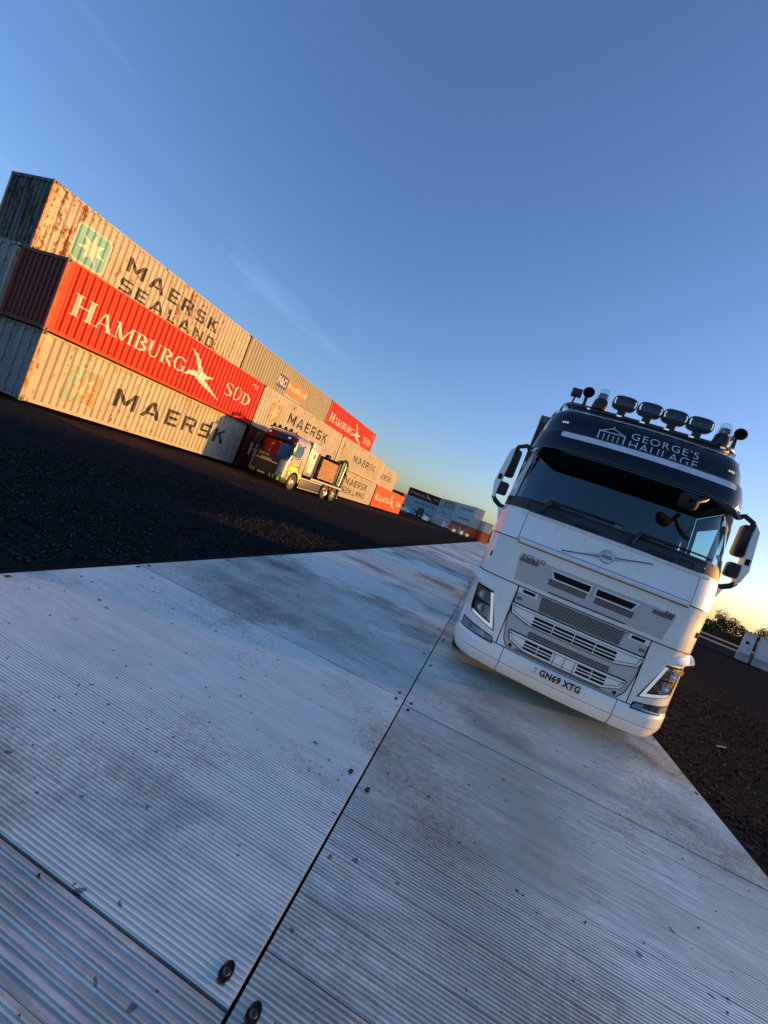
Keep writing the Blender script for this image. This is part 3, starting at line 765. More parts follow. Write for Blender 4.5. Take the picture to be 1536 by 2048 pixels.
# ------------------------------------------------------------------ cab lofting shared by the two lorries
class Cab:
    """front shell given by a centre profile y0(z), a half width W(z) and a plan curve"""
    def __init__(s, prof, wid, flat=.85, bow=.10, cor=.38, slope=.235):
        s.prof, s.wid, s.flat, s.bow, s.cor, s.slope = prof, wid, flat, bow, cor, slope
    def curve(s, x, W):
        a = abs(x)
        if a <= s.flat: return s.bow*(a/s.flat)**2
        t = min(1, (a-s.flat)/(W-s.flat)); return s.bow+s.slope*(a-s.flat)+s.cor*(1-math.sqrt(max(0, 1-t*t)))
    def fy(s, x, z):
        return lerp(s.prof, z)+s.curve(x, lerp(s.wid, z))
    def row(s, z, u0, u1, n, side=(), off=0, prof=None):
        """outline points at height z; u in [-1,1] runs across the front (x = flat part then corner by angle)"""
        W = lerp(s.wid, z); y0 = lerp(prof or s.prof, z); pts = []
        for k in range(n+1):
            u = u0+(u1-u0)*k/n; a = abs(u); sg = 1 if u >= 0 else -1
            x = a/.6*s.flat if a < .6 else s.flat+(W-s.flat)*math.sin((a-.6)/.4*math.pi/2)
            pts.append((sg*x, y0+s.curve(x, W)-off, z))
        ye = y0+s.curve(W, W)
        L_ = [(-W, max(ye, y), z) for y in reversed(side)] if u0 <= -1 else []
        R_ = [(W, max(ye, y), z) for y in side] if u1 >= 1 else []
        return L_+pts+R_
    def shell(s, zs, u0=-1, u1=1, n=36, side=(), off=0, prof=None):
        return MB().grid([s.row(z, u0, u1, n, side, off, prof) for z in zs])
    def uof(s, x, z):
        W = lerp(s.wid, z); a = abs(x); sg = 1 if x >= 0 else -1
        return sg*(a/s.flat*.6 if a < s.flat else .6+.4*math.asin(min(1, (a-s.flat)/(W-s.flat)))*2/math.pi)
    def patch(s, poly, lift, depth=0.0, vf=None):
        vs, fs = vf or polys_to_vf([poly])
        cx_ = [i*.06 for i in range(-21, 22)]; cz_ = [i*.07 for i in range(2, 54)]
        return drape(vs, fs, cx_, lambda x, z: (x, s.fy(x, z)-lift, z), cz_, depth)
def mir(poly): return [(-x, z) for x, z in reversed(poly)]
def outline(poly, w_):
    """closed band of width w_ round a convex polygon (inwards)"""
    cx_ = sum(p[0] for p in poly)/len(poly); n = len(poly); inn = []
    for i in range(n):
        a, b, c_ = poly[i-1], poly[i], poly[(i+1) % n]
        def nrm(p, q_):
            dx, dy = q_[0]-p[0], q_[1]-p[1]; l = math.hypot(dx, dy); return (-dy/l, dx/l)
        n1, n2 = nrm(a, b), nrm(b, c_); area = sum(poly[k][0]*poly[(k+1) % n][1]-poly[(k+1) % n][0]*poly[k][1] for k in range(n))
        sg = 1 if area > 0 else -1; d = 1+n1[0]*n2[0]+n1[1]*n2[1]
        inn.append((b[0]+sg*w_*(n1[0]+n2[0])/d, b[1]+sg*w_*(n1[1]+n2[1])/d))
    return [[poly[i], poly[(i+1) % n], inn[(i+1) % n], inn[i]] for i in range(n)], inn
def wheel(parent, x, y, z, r, wd, side, dish=.05, rimmat='satin_metal', tyre='rubber'):
    """side=+1: outer face towards +x"""
    s = side; rr_ = r*.56
    t = MB().lathe([(0, rr_), (s*wd*.02, rr_+.02), (s*0, r*.86), (-s*.02, r*.97), (-s*.05, r), (-s*(wd-.05), r), (-s*wd, r*.9), (-s*wd, rr_)], 32, 'x', (x, y, z)).build('tyre', tyre, parent, 35)
    rim = MB().lathe([(0.005*s, rr_+.004), (-s*.02, rr_*.93), (-s*dish*1.6, rr_*.86), (-s*dish, rr_*.55), (s*dish*.2, rr_*.42), (s*dish*.6, rr_*.34), (s*dish*.8, rr_*.12), (s*dish*.8, 0.001)], 24, 'x', (x, y, z)).build('rim', rimmat, t, 35)
    m = MB()
    for k in range(10):
        a = 2*math.pi*k/10; m.lathe([(-s*dish, .001), (-s*dish*.3, .018), (-s*dish*.3, .001)], 6, 'x', (x, y+rr_*.68*math.cos(a), z+rr_*.68*math.sin(a)))
    o = m.build('wheel_nut', 'chrome', t); o['kind'] = 'stuff'
    return t

# ------------------------------------------------------------------ white lorry (the near one)
LOR = thing('lorry', 'white lorry with navy roof sign reading GEORGE\'S HAULAGE parked facing the camera', 'lorry', (1.1354, 5.1959, 0), R(-2.751))
prof = [(.24, .10), (.29, .05), (.36, .01), (.53, .0), (.56, .035), (1.22, .035), (1.26, .02), (1.62, .012), (1.74, .0), (2.03, .05), (2.10, .07), (2.22, .12), (2.92, .41), (2.95, .44), (3.10, .40), (3.14, .33), (3.30, .37), (3.43, .47), (3.52, .64), (3.60, .86), (3.66, 1.15)]
wid = [(.24, 1.15), (.29, 1.18), (.40, 1.215), (1.3, 1.215), (1.9, 1.222), (2.2, 1.215), (2.6, 1.195), (2.93, 1.165), (3.2, 1.13), (3.4, 1.09), (3.52, 1.05), (3.60, .99), (3.66, .9)]
cab = Cab(prof, wid)
B = lambda mb, name, mat, par=LOR, sm=0: mb.build(name, mat, par, sm)
# dark structure behind the panels so that the gaps between panels read as gaps
def inner(zs, side, name='cab_frame'):
    m = MB().grid([[(p[0]*.97, p[1]+.035, p[2]) for p in cab.row(z, -1, 1, 24, side)] for z in zs]); return B(m, name, 'seam')
inner([.34, .6, .9, 1.3, 1.7, 2.05, 2.15], (.8, 2.0))
SIDE = (.70, .80, 1.2, 1.75, 1.85, 2.2)
# bumper: middle and two corner pieces
for nm_, x0, x1 in (('bumper', -.605, .605), ('bumper_corner', -2, -.613), ('bumper_corner', .613, 2)):
    u0 = -1 if x0 < -1.5 else cab.uof(x0, .4); u1 = 1 if x1 > 1.5 else cab.uof(x1, .4)
    top = .545
    m = cab.shell([.255, .275, .30, .33, .36, .40, .46, top-.012, top], u0, u1, 26, (.75, .95))
    # rolled top edge back to the grille plane, rolled bottom edge
    r1 = cab.row(top, u0, u1, 26, (.75, .95)); m.grid([r1, [(p[0]*.985, p[1]+.06, p[2]+.004) for p in r1]])
    r1 = cab.row(.255, u0, u1, 26, (.75, .95)); m.grid([r1, [(p[0]*.97, p[1]+.12, p[2]+.01) for p in r1]])
    B(m, nm_, 'white', LOR, 50)
B(cab.shell([.383, .387], -1, 1, 36, (.9,), .0025), 'bumper_groove', 'seam')
# lower nose: grille field and the headlamp corners
zs = [.556, .62, .75, .9, 1.05, 1.15, 1.20, 1.245]
B(cab.shell(zs, cab.uof(-.70, .9), cab.uof(.70, .9), 26), 'lower_nose', 'white', LOR, 40)
for s in (-1, 1):
    a, b = sorted((s*cab.uof(.712, .9), s*1.0))
    B(cab.shell(zs, a, b, 20, (.70, .95)), 'lamp_corner', 'white', LOR, 40)
# upper nose panel (hinged hood) with its lip, corner panels with a seam
zs = [1.258, 1.27, 1.4, 1.55, 1.66, 1.725]
B(cab.shell(zs, -1, 1, 44, (.66,)), 'hood', 'white', LOR, 40)
hz = [1.737, 1.80, 1.90, 1.99, 2.045]
B(cab.shell(hz, cab.uof(-.905, 1.9), cab.uof(.905, 1.9), 30), 'hood_upper', 'white', LOR, 40)
for s in (-1, 1):
    a, b = sorted((s*cab.uof(.912, 1.9), s*1.0)); B(cab.shell(hz+[2.09], a, b, 14, (.66,)), 'corner_panel', 'white', LOR, 40)
lip = MB()
for za, zb, la, lb in ((1.762, 1.742, .004, .050), (1.742, 1.722, .050, .048), (1.722, 1.708, .048, .002)):
    lip.grid([[(x, cab.fy(x, za)-la, za) for x in np.linspace(-.88, .88, 40)], [(x, cab.fy(x, zb)-lb, zb) for x in np.linspace(-.88, .88, 40)]])
B(lip, 'hood_lip', 'white', LOR, 30)
B(cab.patch([(-.90, 1.700), (.90, 1.700), (.90, 1.709), (-.90, 1.709)], .003, .004), 'hood_seam', 'seam')
B(cab.patch([(-.90, 1.763), (.90, 1.763), (.90, 1.768), (-.90, 1.768)], .003, .004), 'hood_seam', 'seam')
lip = MB()
for za, zb, la, lb in ((2.082, 2.066, .0, .026), (2.066, 2.05, .026, .020), (2.05, 2.04, .020, -.005)):
    xs = np.linspace(-1.0, 1.0, 44)
    lip.grid([[(x, cab.fy(x, za)-la, za) for x in xs], [(x, cab.fy(x, zb)-lb, zb) for x in xs]])
B(lip, 'scuttle_lip', 'white', LOR, 30)
# doors and side of the cab
for s in (-1, 1):
    def side_grid(zs, ys): return MB().grid([[(s*lerp(wid, z), y, z) for y in ys] for z in zs])
    d = B(side_grid([1.0, 1.3, 1.6, 1.9, 2.02], [.675, 1.0, 1.4, 1.86]), 'door', 'white', LOR, 40)
    B(MB().tube([(s*1.225, 1.55, 1.62), (s*1.25, 1.58, 1.62), (s*1.25, 1.75, 1.62), (s*1.225, 1.78, 1.62)], .012, 6), 'handle', 'black', d)
    # window surround of the door as four strips, then the pane
    m = side_grid([2.03, 2.08, 2.14], [.675, 1.0, 1.4, 1.86]); v = side_grid([2.14, 2.4, 2.72], [.70, .80]); m.add(v.v, v.f)
    v = side_grid([2.14, 2.4, 2.72], [1.70, 1.86]); m.add(v.v, v.f); v = side_grid([2.72, 2.8, 2.90], [.72, 1.0, 1.86]); m.add(v.v, v.f)
    B(m, 'window_frame', 'white', LOR, 40)
    B(MB().grid([[(s*(lerp(wid, z)-.012), y, z) for y in (.79, 1.71)] for z in (2.13, 2.4, 2.73)]), 'side_window', 'side_glass')
    B(side_grid([.98, 1.4, 1.9, 2.4, 2.9, 3.0], [1.87, 2.2]), 'cab_side', 'white', LOR, 40)
    B(side_grid([2.905, 2.95, 3.1, 3.25, 3.4, 3.5], [.86, 1.2, 1.6, 2.2]), 'roof_side', 'white', LOR, 40)
    # windscreen pillar, wraps from the glass edge to the door
    a, b = sorted((s*cab.uof(1.112, 2.5), s*1.0)); B(cab.shell([2.215, 2.4, 2.6, 2.8, 2.925], a, b, 8, (.70,)), 'pillar', 'white', LOR, 40)
    a, b = sorted((s*cab.uof(1.10, 2.5), s*cab.uof(1.116, 2.5))); B(cab.shell([2.215, 2.5, 2.925], a, b, 2, (), .004), 'glass_seal', 'black')
# scuttle: dark plastic band below the windscreen with its recesses
m = cab.shell([2.03, 2.10, 2.16, 2.215], cab.uof(-.93, 2.1), cab.uof(.93, 2.1), 30, (), -.006); B(m, 'scuttle', 'scuttle', LOR, 40)
for s in (-1, 1):
    a, b = sorted((s*cab.uof(.938, 2.1), s*1.0)); B(cab.shell([2.095, 2.15, 2.215], a, b, 12, (.69,)), 'scuttle_corner', 'scuttle', LOR, 40)
for x0, x1, z0, z1 in ((-.62, -.52, 2.085, 2.15), (-.45, -.12, 2.07, 2.13), (.36, .62, 2.08, 2.14), (.68, .82, 2.09, 2.16)):
    o_, i_ = outline([(x0, z0), (x1, z0), (x1, z1), (x0, z1)], .007); B(cab.patch(None, .004, .006, polys_to_vf(o_)), 'scuttle_flap', 'black')
for x0, x1 in ((-.40, -.15), (.40, .60)): B(cab.patch([(x0, 2.085), (x1, 2.085), (x1, 2.108), (x0, 2.108)], .002, .004), 'scuttle_vent', 'void')
# windscreen
B(cab.shell(list(np.linspace(2.205, 2.93, 9)), cab.uof(-1.106, 2.5), cab.uof(1.106, 2.5), 36), 'windscreen', 'windscreen', LOR, 60)
m = MB()
for za, zb in ((2.205, 2.228),): m.grid([[(x, cab.fy(x, z)-.003, z) for x in np.linspace(-1.1, 1.1, 30)] for z in (za, zb)])
B(m, 'windscreen_edge', 'black')
a_ = [(1.055+.028*math.cos(2*math.pi*k/16), 2.325+.028*math.sin(2*math.pi*k/16)) for k in range(16)]
B(cab.patch(a_, .003), 'sticker', 'sticker_blue')
# header above the glass: navy sign panel
B(cab.shell([2.90, 2.93, 2.96, 3.02], -1, 1, 36, (.80,), -.01), 'header_underside', 'black', LOR, 40)
hdr = cab.shell([3.02, 3.10, 3.14, 3.20, 3.26, 3.32, 3.38, 3.43, 3.46], cab.uof(-1.075, 3.3), cab.uof(1.075, 3.3), 40); B(hdr, 'sign_panel', 'navy', LOR, 50)
for s in (-1, 1):
    a, b = sorted((s*cab.uof(1.08, 3.3), s*1.0)); B(cab.shell([2.99, 3.1, 3.2, 3.3, 3.4, 3.46], a, b, 8, (.86,)), 'header_corner', 'white' , LOR, 50)
# roof
m = cab.shell([3.463, 3.52, 3.57, 3.60, 3.63, 3.66], -1, 1, 40, (1.3, 1.8, 2.2)); last = cab.row(3.66, -1, 1, 40, (1.3, 1.8, 2.2))
m.add(last, [tuple(range(len(last)))]); B(m, 'roof', 'white', LOR, 50)
B(MB().box(-1.19, 1.19, 2.2, 2.23, .95, 3.45), 'cab_back', 'white')
# sun visor
vprof = [(2.865, .135), (2.88, .13), (3.0, .165), (3.13, .245), (3.145, .27)]
vis = cab.shell([2.868, 2.875, 2.90, 2.95, 3.0, 3.06, 3.11, 3.135, 3.145], -.985, .985, 44, (), 0, vprof)
inn_ = cab.shell([2.868, 2.9, 3.0, 3.1, 3.145], -.98, .98, 44, (), -.022, vprof); vis.add(inn_.v, inn_.f)
VIS = B(vis, 'sun_visor', 'navy', LOR, 50)
vfy = lambda x, z: lerp(vprof, z)+cab.curve(x, lerp(wid, z))
st_ = round_rect(-.895, .965, 3.045, 3.118, .022)
B(drape([p for p in st_], [tuple(range(len(st_)))], [i*.06 for i in range(-20, 20)], lambda x, z: (x, vfy(x, z)-.004, z), [3.06, 3.08, 3.10]), 'visor_strip', 'strip', VIS)
# sign lettering and container emblem
def sign(vf, name='lettering', mat='sign_white', lift=.005): B(cab.patch(None, lift, 0, vf), name, mat)
sign(text_in("GEORGE'S", -.175, .535, 3.255, 3.345, -.006, 1.15))
sign(text_in('HAULAGE', -.175, .545, 3.145, 3.235, -.006, 1.15))
bars = [[(-.52, 3.14), (-.505, 3.14), (-.505, 3.27), (-.52, 3.27)], [(-.245, 3.14), (-.23, 3.14), (-.23, 3.27), (-.245, 3.27)], [(-.505, 3.258), (-.245, 3.258), (-.245, 3.27), (-.505, 3.27)]]
bars += [[(-.46+k*.052, 3.15), (-.45+k*.052, 3.15), (-.45+k*.052, 3.24), (-.46+k*.052, 3.24)] for k in range(4)]
bars += stroke([(-.49, 3.272), (-.375, 3.325)], .010)+stroke([(-.375, 3.325), (-.26, 3.272)], .010)+[[(-.381, 3.327), (-.369, 3.327), (-.369, 3.355), (-.381, 3.355)]]
sign(polys_to_vf(bars), 'emblem_container')
for s in (-1, 1):
    p = [(s*.955, 3.235), (s*.835, 3.235), (s*.835, 3.285), (s*.975, 3.285)]
    B(cab.patch(p if s < 0 else mir(mir(p)), .006, .008), 'marker_housing', 'scuttle')
    for k in range(3): B(cab.patch(round_rect(s*.90-.035+k*.025, s*.90-.017+k*.025, 3.25, 3.272, .005, 2), .011, .006), 'marker_light', 'drl')
# roof light bar
bar = MB(); pts = [(-1.01, 1.12, 3.565), (-.99, .98, 3.60), (-.93, .84, 3.60), (-.80, .73, 3.575), (-.5, .665, 3.555), (0, .645, 3.55), (.5, .665, 3.555), (.80, .73, 3.575), (.93, .84, 3.60), (.99, .98, 3.60), (1.01, 1.12, 3.565)]
def smooth_path(p, n=6):
    out = []; P = [Vector(q_) for q_ in p]
    for i in range(len(P)-1):
        a, b, c_, d = P[max(0, i-1)], P[i], P[i+1], P[min(len(P)-1, i+2)]
        for k in range(n):
            t = k/n; out.append(.5*((2*b)+(c_-a)*t+(2*a-5*b+4*c_-d)*t*t+(3*b-a-3*c_+d)*t**3))
    return out+[P[-1]]
bar.tube(smooth_path(pts), .03, 12); BAR = B(bar, 'light_bar', 'bar_black', LOR, 60)
B(MB().tube(smooth_path([(p[0]*.96, p[1]-.03, p[2]-.045) for p in pts[2:-2]]), .016, 8), 'lower_rail', 'black', BAR, 60)
def bar_y(x): 
    for a, b in zip(pts, pts[1:]):
        if a[0] <= x <= b[0] and b[0] > a[0]: return a[1]+(b[1]-a[1])*(x-a[0])/(b[0]-a[0])
    return .8
for x in (-.70, -.36, -.10, .17, .44, .80):
    y = bar_y(x)-.032; B(MB().box(x-.028, x+.028, y-.008, y+.006, 3.548, 3.567, .004), 'marker_light', 'drl', BAR)
for x in (-.95, .95):
    B(MB().box(x-.05, x+.05, .86, .98, 3.50, 3.585, .015), 'bar_foot', 'chrome', BAR, 40)
for x in (-.345, -.062, .213, .49):
    y = bar_y(x)-.005
    sp_ = MB(); z0 = 3.728
    def ring(sx, sz, yy): return [((x+math.copysign(abs(math.cos(t))**.62, math.cos(t))*sx), yy, z0+math.copysign(abs(math.sin(t))**.72, math.sin(t))*sz) for t in [2*math.pi*k/32 for k in range(32)]]
    sp_.grid([ring(.128, .075, y-.02), ring(.138, .086, y-.01), ring(.138, .086, y+.05), ring(.12, .07, y+.085), ring(.05, .03, y+.10)], True); b = len(sp_.v)-32; sp_.f.append(tuple(range(b, b+32)))
    SPT = B(sp_, 'spot_lamp', 'black', BAR, 40)
    f_ = MB(); rg = ring(.128, .075, y-.019); f_.add(rg, [tuple(range(32))]); B(f_, 'reflector', 'lamp_dark', SPT)
    g_ = MB(); g_.grid([ring(.127, .074, y-.0195), ring(.10, .058, y-.028), ring(.04, .02, y-.032)], True); b = len(g_.v)-32; g_.f.append(tuple(range(b, b+32))); B(g_, 'lens', 'clear', SPT, 60)
    for cx_ in (-.045, .045): B(MB().lathe([(-.012, .034), (-.006, .028), (.0, .012), (.0, .001)], 14, 'y', (x+cx_, y-.008, z0)), 'bowl', 'lamp_chrome', SPT, 60)
    for s in (-1, 1): B(MB().tube([(x+s*.112, y-.032, z0-.035), (x+s*.118, y-.034, z0), (x+s*.112, y-.032, z0+.035)], .0065, 6), 'light_guide', 'drl', SPT)
    B(MB().box(x-.045, x+.045, y-.01, y+.05, 3.57, 3.65, .01), 'bracket', 'black', SPT)
for x in (-.602, .762):
    y = bar_y(x)+.01; bc = B(MB().lathe([(3.575, .001), (3.575, .088), (3.60, .092), (3.66, .080), (3.695, .076), (3.70, .001)], 24, 'z', (x, y, 0)), 'beacon', 'black', BAR, 40)
    B(MB().lathe([(3.70, .073), (3.78, .070), (3.82, .062), (3.842, .04), (3.85, .001)], 24, 'z', (x, y, 0)), 'beacon_dome', 'clear', bc, 60)
    B(MB().lathe([(3.70, .04), (3.715, .062), (3.73, .045), (3.745, .062), (3.76, .045), (3.775, .058), (3.79, .03), (3.80, .001)], 20, 'z', (x, y, 0)), 'beacon_optic', 'lamp_chrome', bc, 40)
for x in (-.775, .94):
    y = .86; z = 3.795
    h = B(MB().lathe([(-.06, .068), (-.065, .062), (-.05, .05), (-.0, .034), (.0, .001)], 24, 'y', (x, y, z)), 'air_horn', 'void', BAR, 60)
    B(MB().lathe([(-.062, .064), (-.066, .070), (-.05, .066), (0, .045), (.10, .028), (.30, .018), (.45, .016), (.45, .001)], 24, 'y', (x, y, z)), 'trumpet', 'black', h, 60)
    B(MB().tube([(x, y+.03, z-.04), (x, y+.03, 3.60)], [.018, .03], 8), 'horn_stem', 'black', h)
WL = B(MB().box(-.975, -.845, .93, 1.0, 3.755, 3.86, .012), 'work_lamp', 'black', BAR, 40)
B(MB().box(-.96, -.86, .924, .93, 3.77, 3.845), 'work_lamp_lens', 'lamp_dark', WL); B(MB().tube([(-.91, .96, 3.76), (-.92, .96, 3.60)], .016, 8), 'bracket', 'black', WL)
# grille field: white honeycomb relief, frames, openings
up = [(-.80, 1.275), (.80, 1.275), (.845, 1.57), (.82, 1.61), (-.82, 1.61), (-.845, 1.57)]
o_, i_ = outline(up, .022); B(cab.patch(None, .010, .012, polys_to_vf(o_)), 'grille_border', 'white')
UP = B(cab.patch(i_, .004, .006), 'upper_grille', 'mesh_white')
lowp = [(-.655, .64), (-.60, .565), (.60, .565), (.655, .64), (.70, .86), (.70, 1.235), (-.70, 1.235), (-.70, .86)]
LO_ = B(cab.patch(lowp, .004, .006), 'lower_grille', 'mesh_white')
o_, i_ = outline(lowp, .008); B(cab.patch(None, .009, .010, polys_to_vf(o_)), 'grille_border', 'seam')
for s in (-1, 1):
    P = lambda q_: [(s*x, z) for x, z in q_]
    sl = P([(.032, 1.472), (.40, 1.472), (.437, 1.545), (.032, 1.545)]); SL = B(cab.patch(sl, .008), 'air_slot', 'void', UP)
    o_, i_ = outline(P([(.018, 1.458), (.408, 1.458), (.458, 1.556), (.018, 1.556)]), .014); B(cab.patch(None, .026, .024, polys_to_vf(o_)), 'slot_frame', 'white', SL)
    B(cab.patch(P([(.045, 1.385), (.44, 1.385), (.44, 1.455), (.045, 1.455)]), .007), 'open_mesh', 'mesh_black', UP)
    B(cab.patch(P([(.60, 1.52), (.80, 1.52), (.80, 1.565), (.60, 1.565)]), .007), 'open_mesh', 'mesh_black', UP)
    o_, i_ = outline(P([(.49, 1.185), (.69, 1.185), (.69, 1.232), (.49, 1.232)]), .006); B(cab.patch(P([(.48, 1.18), (.695, 1.18), (.695, 1.236), (.48, 1.236)]), .014, .012), 'step_frame', 'white', LO_)
    B(cab.patch(P([(.51, 1.198), (.645, 1.198), (.645, 1.232), (.51, 1.232)]), .018, .004), 'step_slot', 'void', LO_)
    B(cab.patch(P([(.62, 1.10), (.68, 1.10), (.68, 1.135), (.62, 1.135)]), .007), 'open_mesh', 'mesh_black', LO_)
    hole = [(s*.561+.019*math.cos(2*math.pi*k/16), .60+.019*math.sin(2*math.pi*k/16)) for k in range(16)]; B(cab.patch(hole, .012, .01), 'tow_eye_hole', 'void', LO_)
B(cab.patch([(-.40, 1.285), (.40, 1.285), (.40, 1.318), (-.40, 1.318)], .007), 'open_mesh', 'mesh_black', UP)
B(cab.patch([(-.425, 1.075), (.425, 1.075), (.44, 1.236), (-.44, 1.236)], .008), 'open_mesh', 'mesh_black', LO_)
B(cab.patch([(-.43, .772), (.43, .772), (.43, .83), (-.43, .83)], .008), 'open_mesh', 'mesh_black', LO_)
def blade(zt, zm, zb, xt, xm, xb, cells, o_z0, o_z1, name):
    hexa = [(-xb, zb), (xb, zb), (xm, zm), (xt, zt-.01), (xt-.02, zt), (-xt+.02, zt), (-xt, zt-.01), (-xm, zm)]
    BL = B(cab.patch(hexa, .012, .012), name, 'void', LOR); o_, i_ = outline(hexa, .012); B(cab.patch(i_, .030, .030), 'blade_panel', 'white', BL)
    o2, i2 = outline(i_, .022)
    _, i3 = outline(i2, .004); ring_, _ = outline(i2, .005); B(cab.patch(None, .0325, .004, polys_to_vf(ring_)), 'blade_crease', 'seam', BL)
    for (xa, xb_) in cells:
        m = cab.patch([(xa, o_z0), (xb_, o_z0), (xb_, o_z1), (xa, o_z1)], .033, .003); B(m, 'air_opening', 'void', BL)
        n = 2; hgt = (o_z1-o_z0)/(n+1)
        for k in range(1, n+1): B(cab.patch([(xa, o_z0+hgt*k-.006), (xb_, o_z0+hgt*k-.006), (xb_, o_z0+hgt*k+.006), (xa, o_z0+hgt*k+.006)], .042, .010), 'slat', 'white', BL)
    return BL
blade(1.062, .935, .878, .715, .68, .46, [(-.435, -.225), (-.213, -.006), (.006, .213), (.225, .435)], .900, 1.005, 'grille_blade')
BL = blade(.765, .655, .592, .635, .60, .42, [(-.43, -.29), (-.278, -.135), (.135, .278), (.29, .43)], .628, .728, 'grille_blade')
for x in (-.105, .105): B(cab.patch([(x-.003, .60), (x+.003, .60), (x+.003, .725), (x-.003, .725)], .034, .004), 'panel_seam', 'seam', BL)
B(cab.patch([(-.003, .61), (.003, .61), (.003, .72), (-.003, .72)], .034, .004), 'panel_seam', 'seam', BL)
for z in (.573, .588): B(cab.patch([(-.50, z), (.42, z), (.42, z+.005), (-.50, z+.005)], .013, .006), 'panel_seam', 'seam', LOR)
# number plate
pl = round_rect(-.26, .26, .424, .535, .012); PLT = B(cab.patch(pl, .018, .012), 'number_plate', 'plate')
B(cab.patch(None, .021, 0, text_in('GN69 XTG', -.185, .245, .440, .519, .045, 1.1)), 'lettering', 'plate_black', PLT)
B(cab.patch(None, .021, 0, polys_to_vf([round_rect(-.245, -.215, .49, .505, .004), ])), 'flag_mark', 'sticker_blue', PLT)
B(cab.patch(None, .021, 0, text_in('UK', -.246, -.214, .452, .472, .01)), 'lettering', 'plate_black', PLT)
# name lettering and badge
B(cab.patch(None, .018, .010, text_in('VOLVO', -.80, -.535, 1.566, 1.614, .02, 1.15)), 'lettering', 'chrome')
B(cab.patch(None, .018, .010, text_in('FH', .715, .80, 1.552, 1.594, .02, 1.2)), 'lettering', 'chrome')
n = 28; EZ = 1.893; rings = []
for r_, l_ in ((.066, .006), (.066, .018), (.060, .022), (.052, .018), (.052, .006)): rings.append([(r_*math.cos(2*math.pi*k/n), cab.fy(0, EZ)-l_, EZ+r_*math.sin(2*math.pi*k/n)) for k in range(n)])
BDG = B(MB().grid(rings, True), 'badge_ring', 'badge_metal', LOR, 50)
B(cab.patch(None, .019, .008, polys_to_vf([[(.044, EZ+.050), (.050, EZ+.044), (.078, EZ+.062), (.078, EZ+.078), (.060, EZ+.078)]])), 'badge_arrow', 'chrome', BDG)
B(cab.patch([(-.06, EZ-.016), (.06, EZ-.016), (.06, EZ+.016), (-.06, EZ+.016)], .020, .01), 'badge_bar', 'navy', BDG)
B(cab.patch(None, .022, 0, text_in('VOLVO', -.05, .05, EZ-.010, EZ+.010, .015)), 'lettering', 'chrome', BDG)
for (xa, za, xb_, zb_) in ((-.44, 1.79, -.07, 1.873), (.07, 1.906, .44, 1.991)): B(cab.patch(None, .005, .004, polys_to_vf(stroke([(xa, za), (xb_, zb_)], [.012, .040] if xa < 0 else [.040, .012]))), 'badge_groove', 'seam', BDG)
B(cab.patch([(.071*math.cos(2*math.pi*k/28), EZ+.071*math.sin(2*math.pi*k/28)) for k in range(28)], .0055, .004), 'badge_groove', 'seam', BDG)
B(cab.patch([(.053*math.cos(2*math.pi*k/28), EZ+.053*math.sin(2*math.pi*k/28)) for k in range(28)], .009, .003), 'badge_field', 'badge_metal', BDG)
for dz in (-.010, .012):
    for (xa, za, xb_, zb_) in ((-.43, 1.79+dz, -.062, 1.872+dz), (.062, 1.905+dz, .43, 1.99+dz)):
        B(cab.patch(None, .010, .010, polys_to_vf(stroke([(xa, za), (xb_, zb_)], .0095))), 'badge_wing', 'badge_metal', BDG)
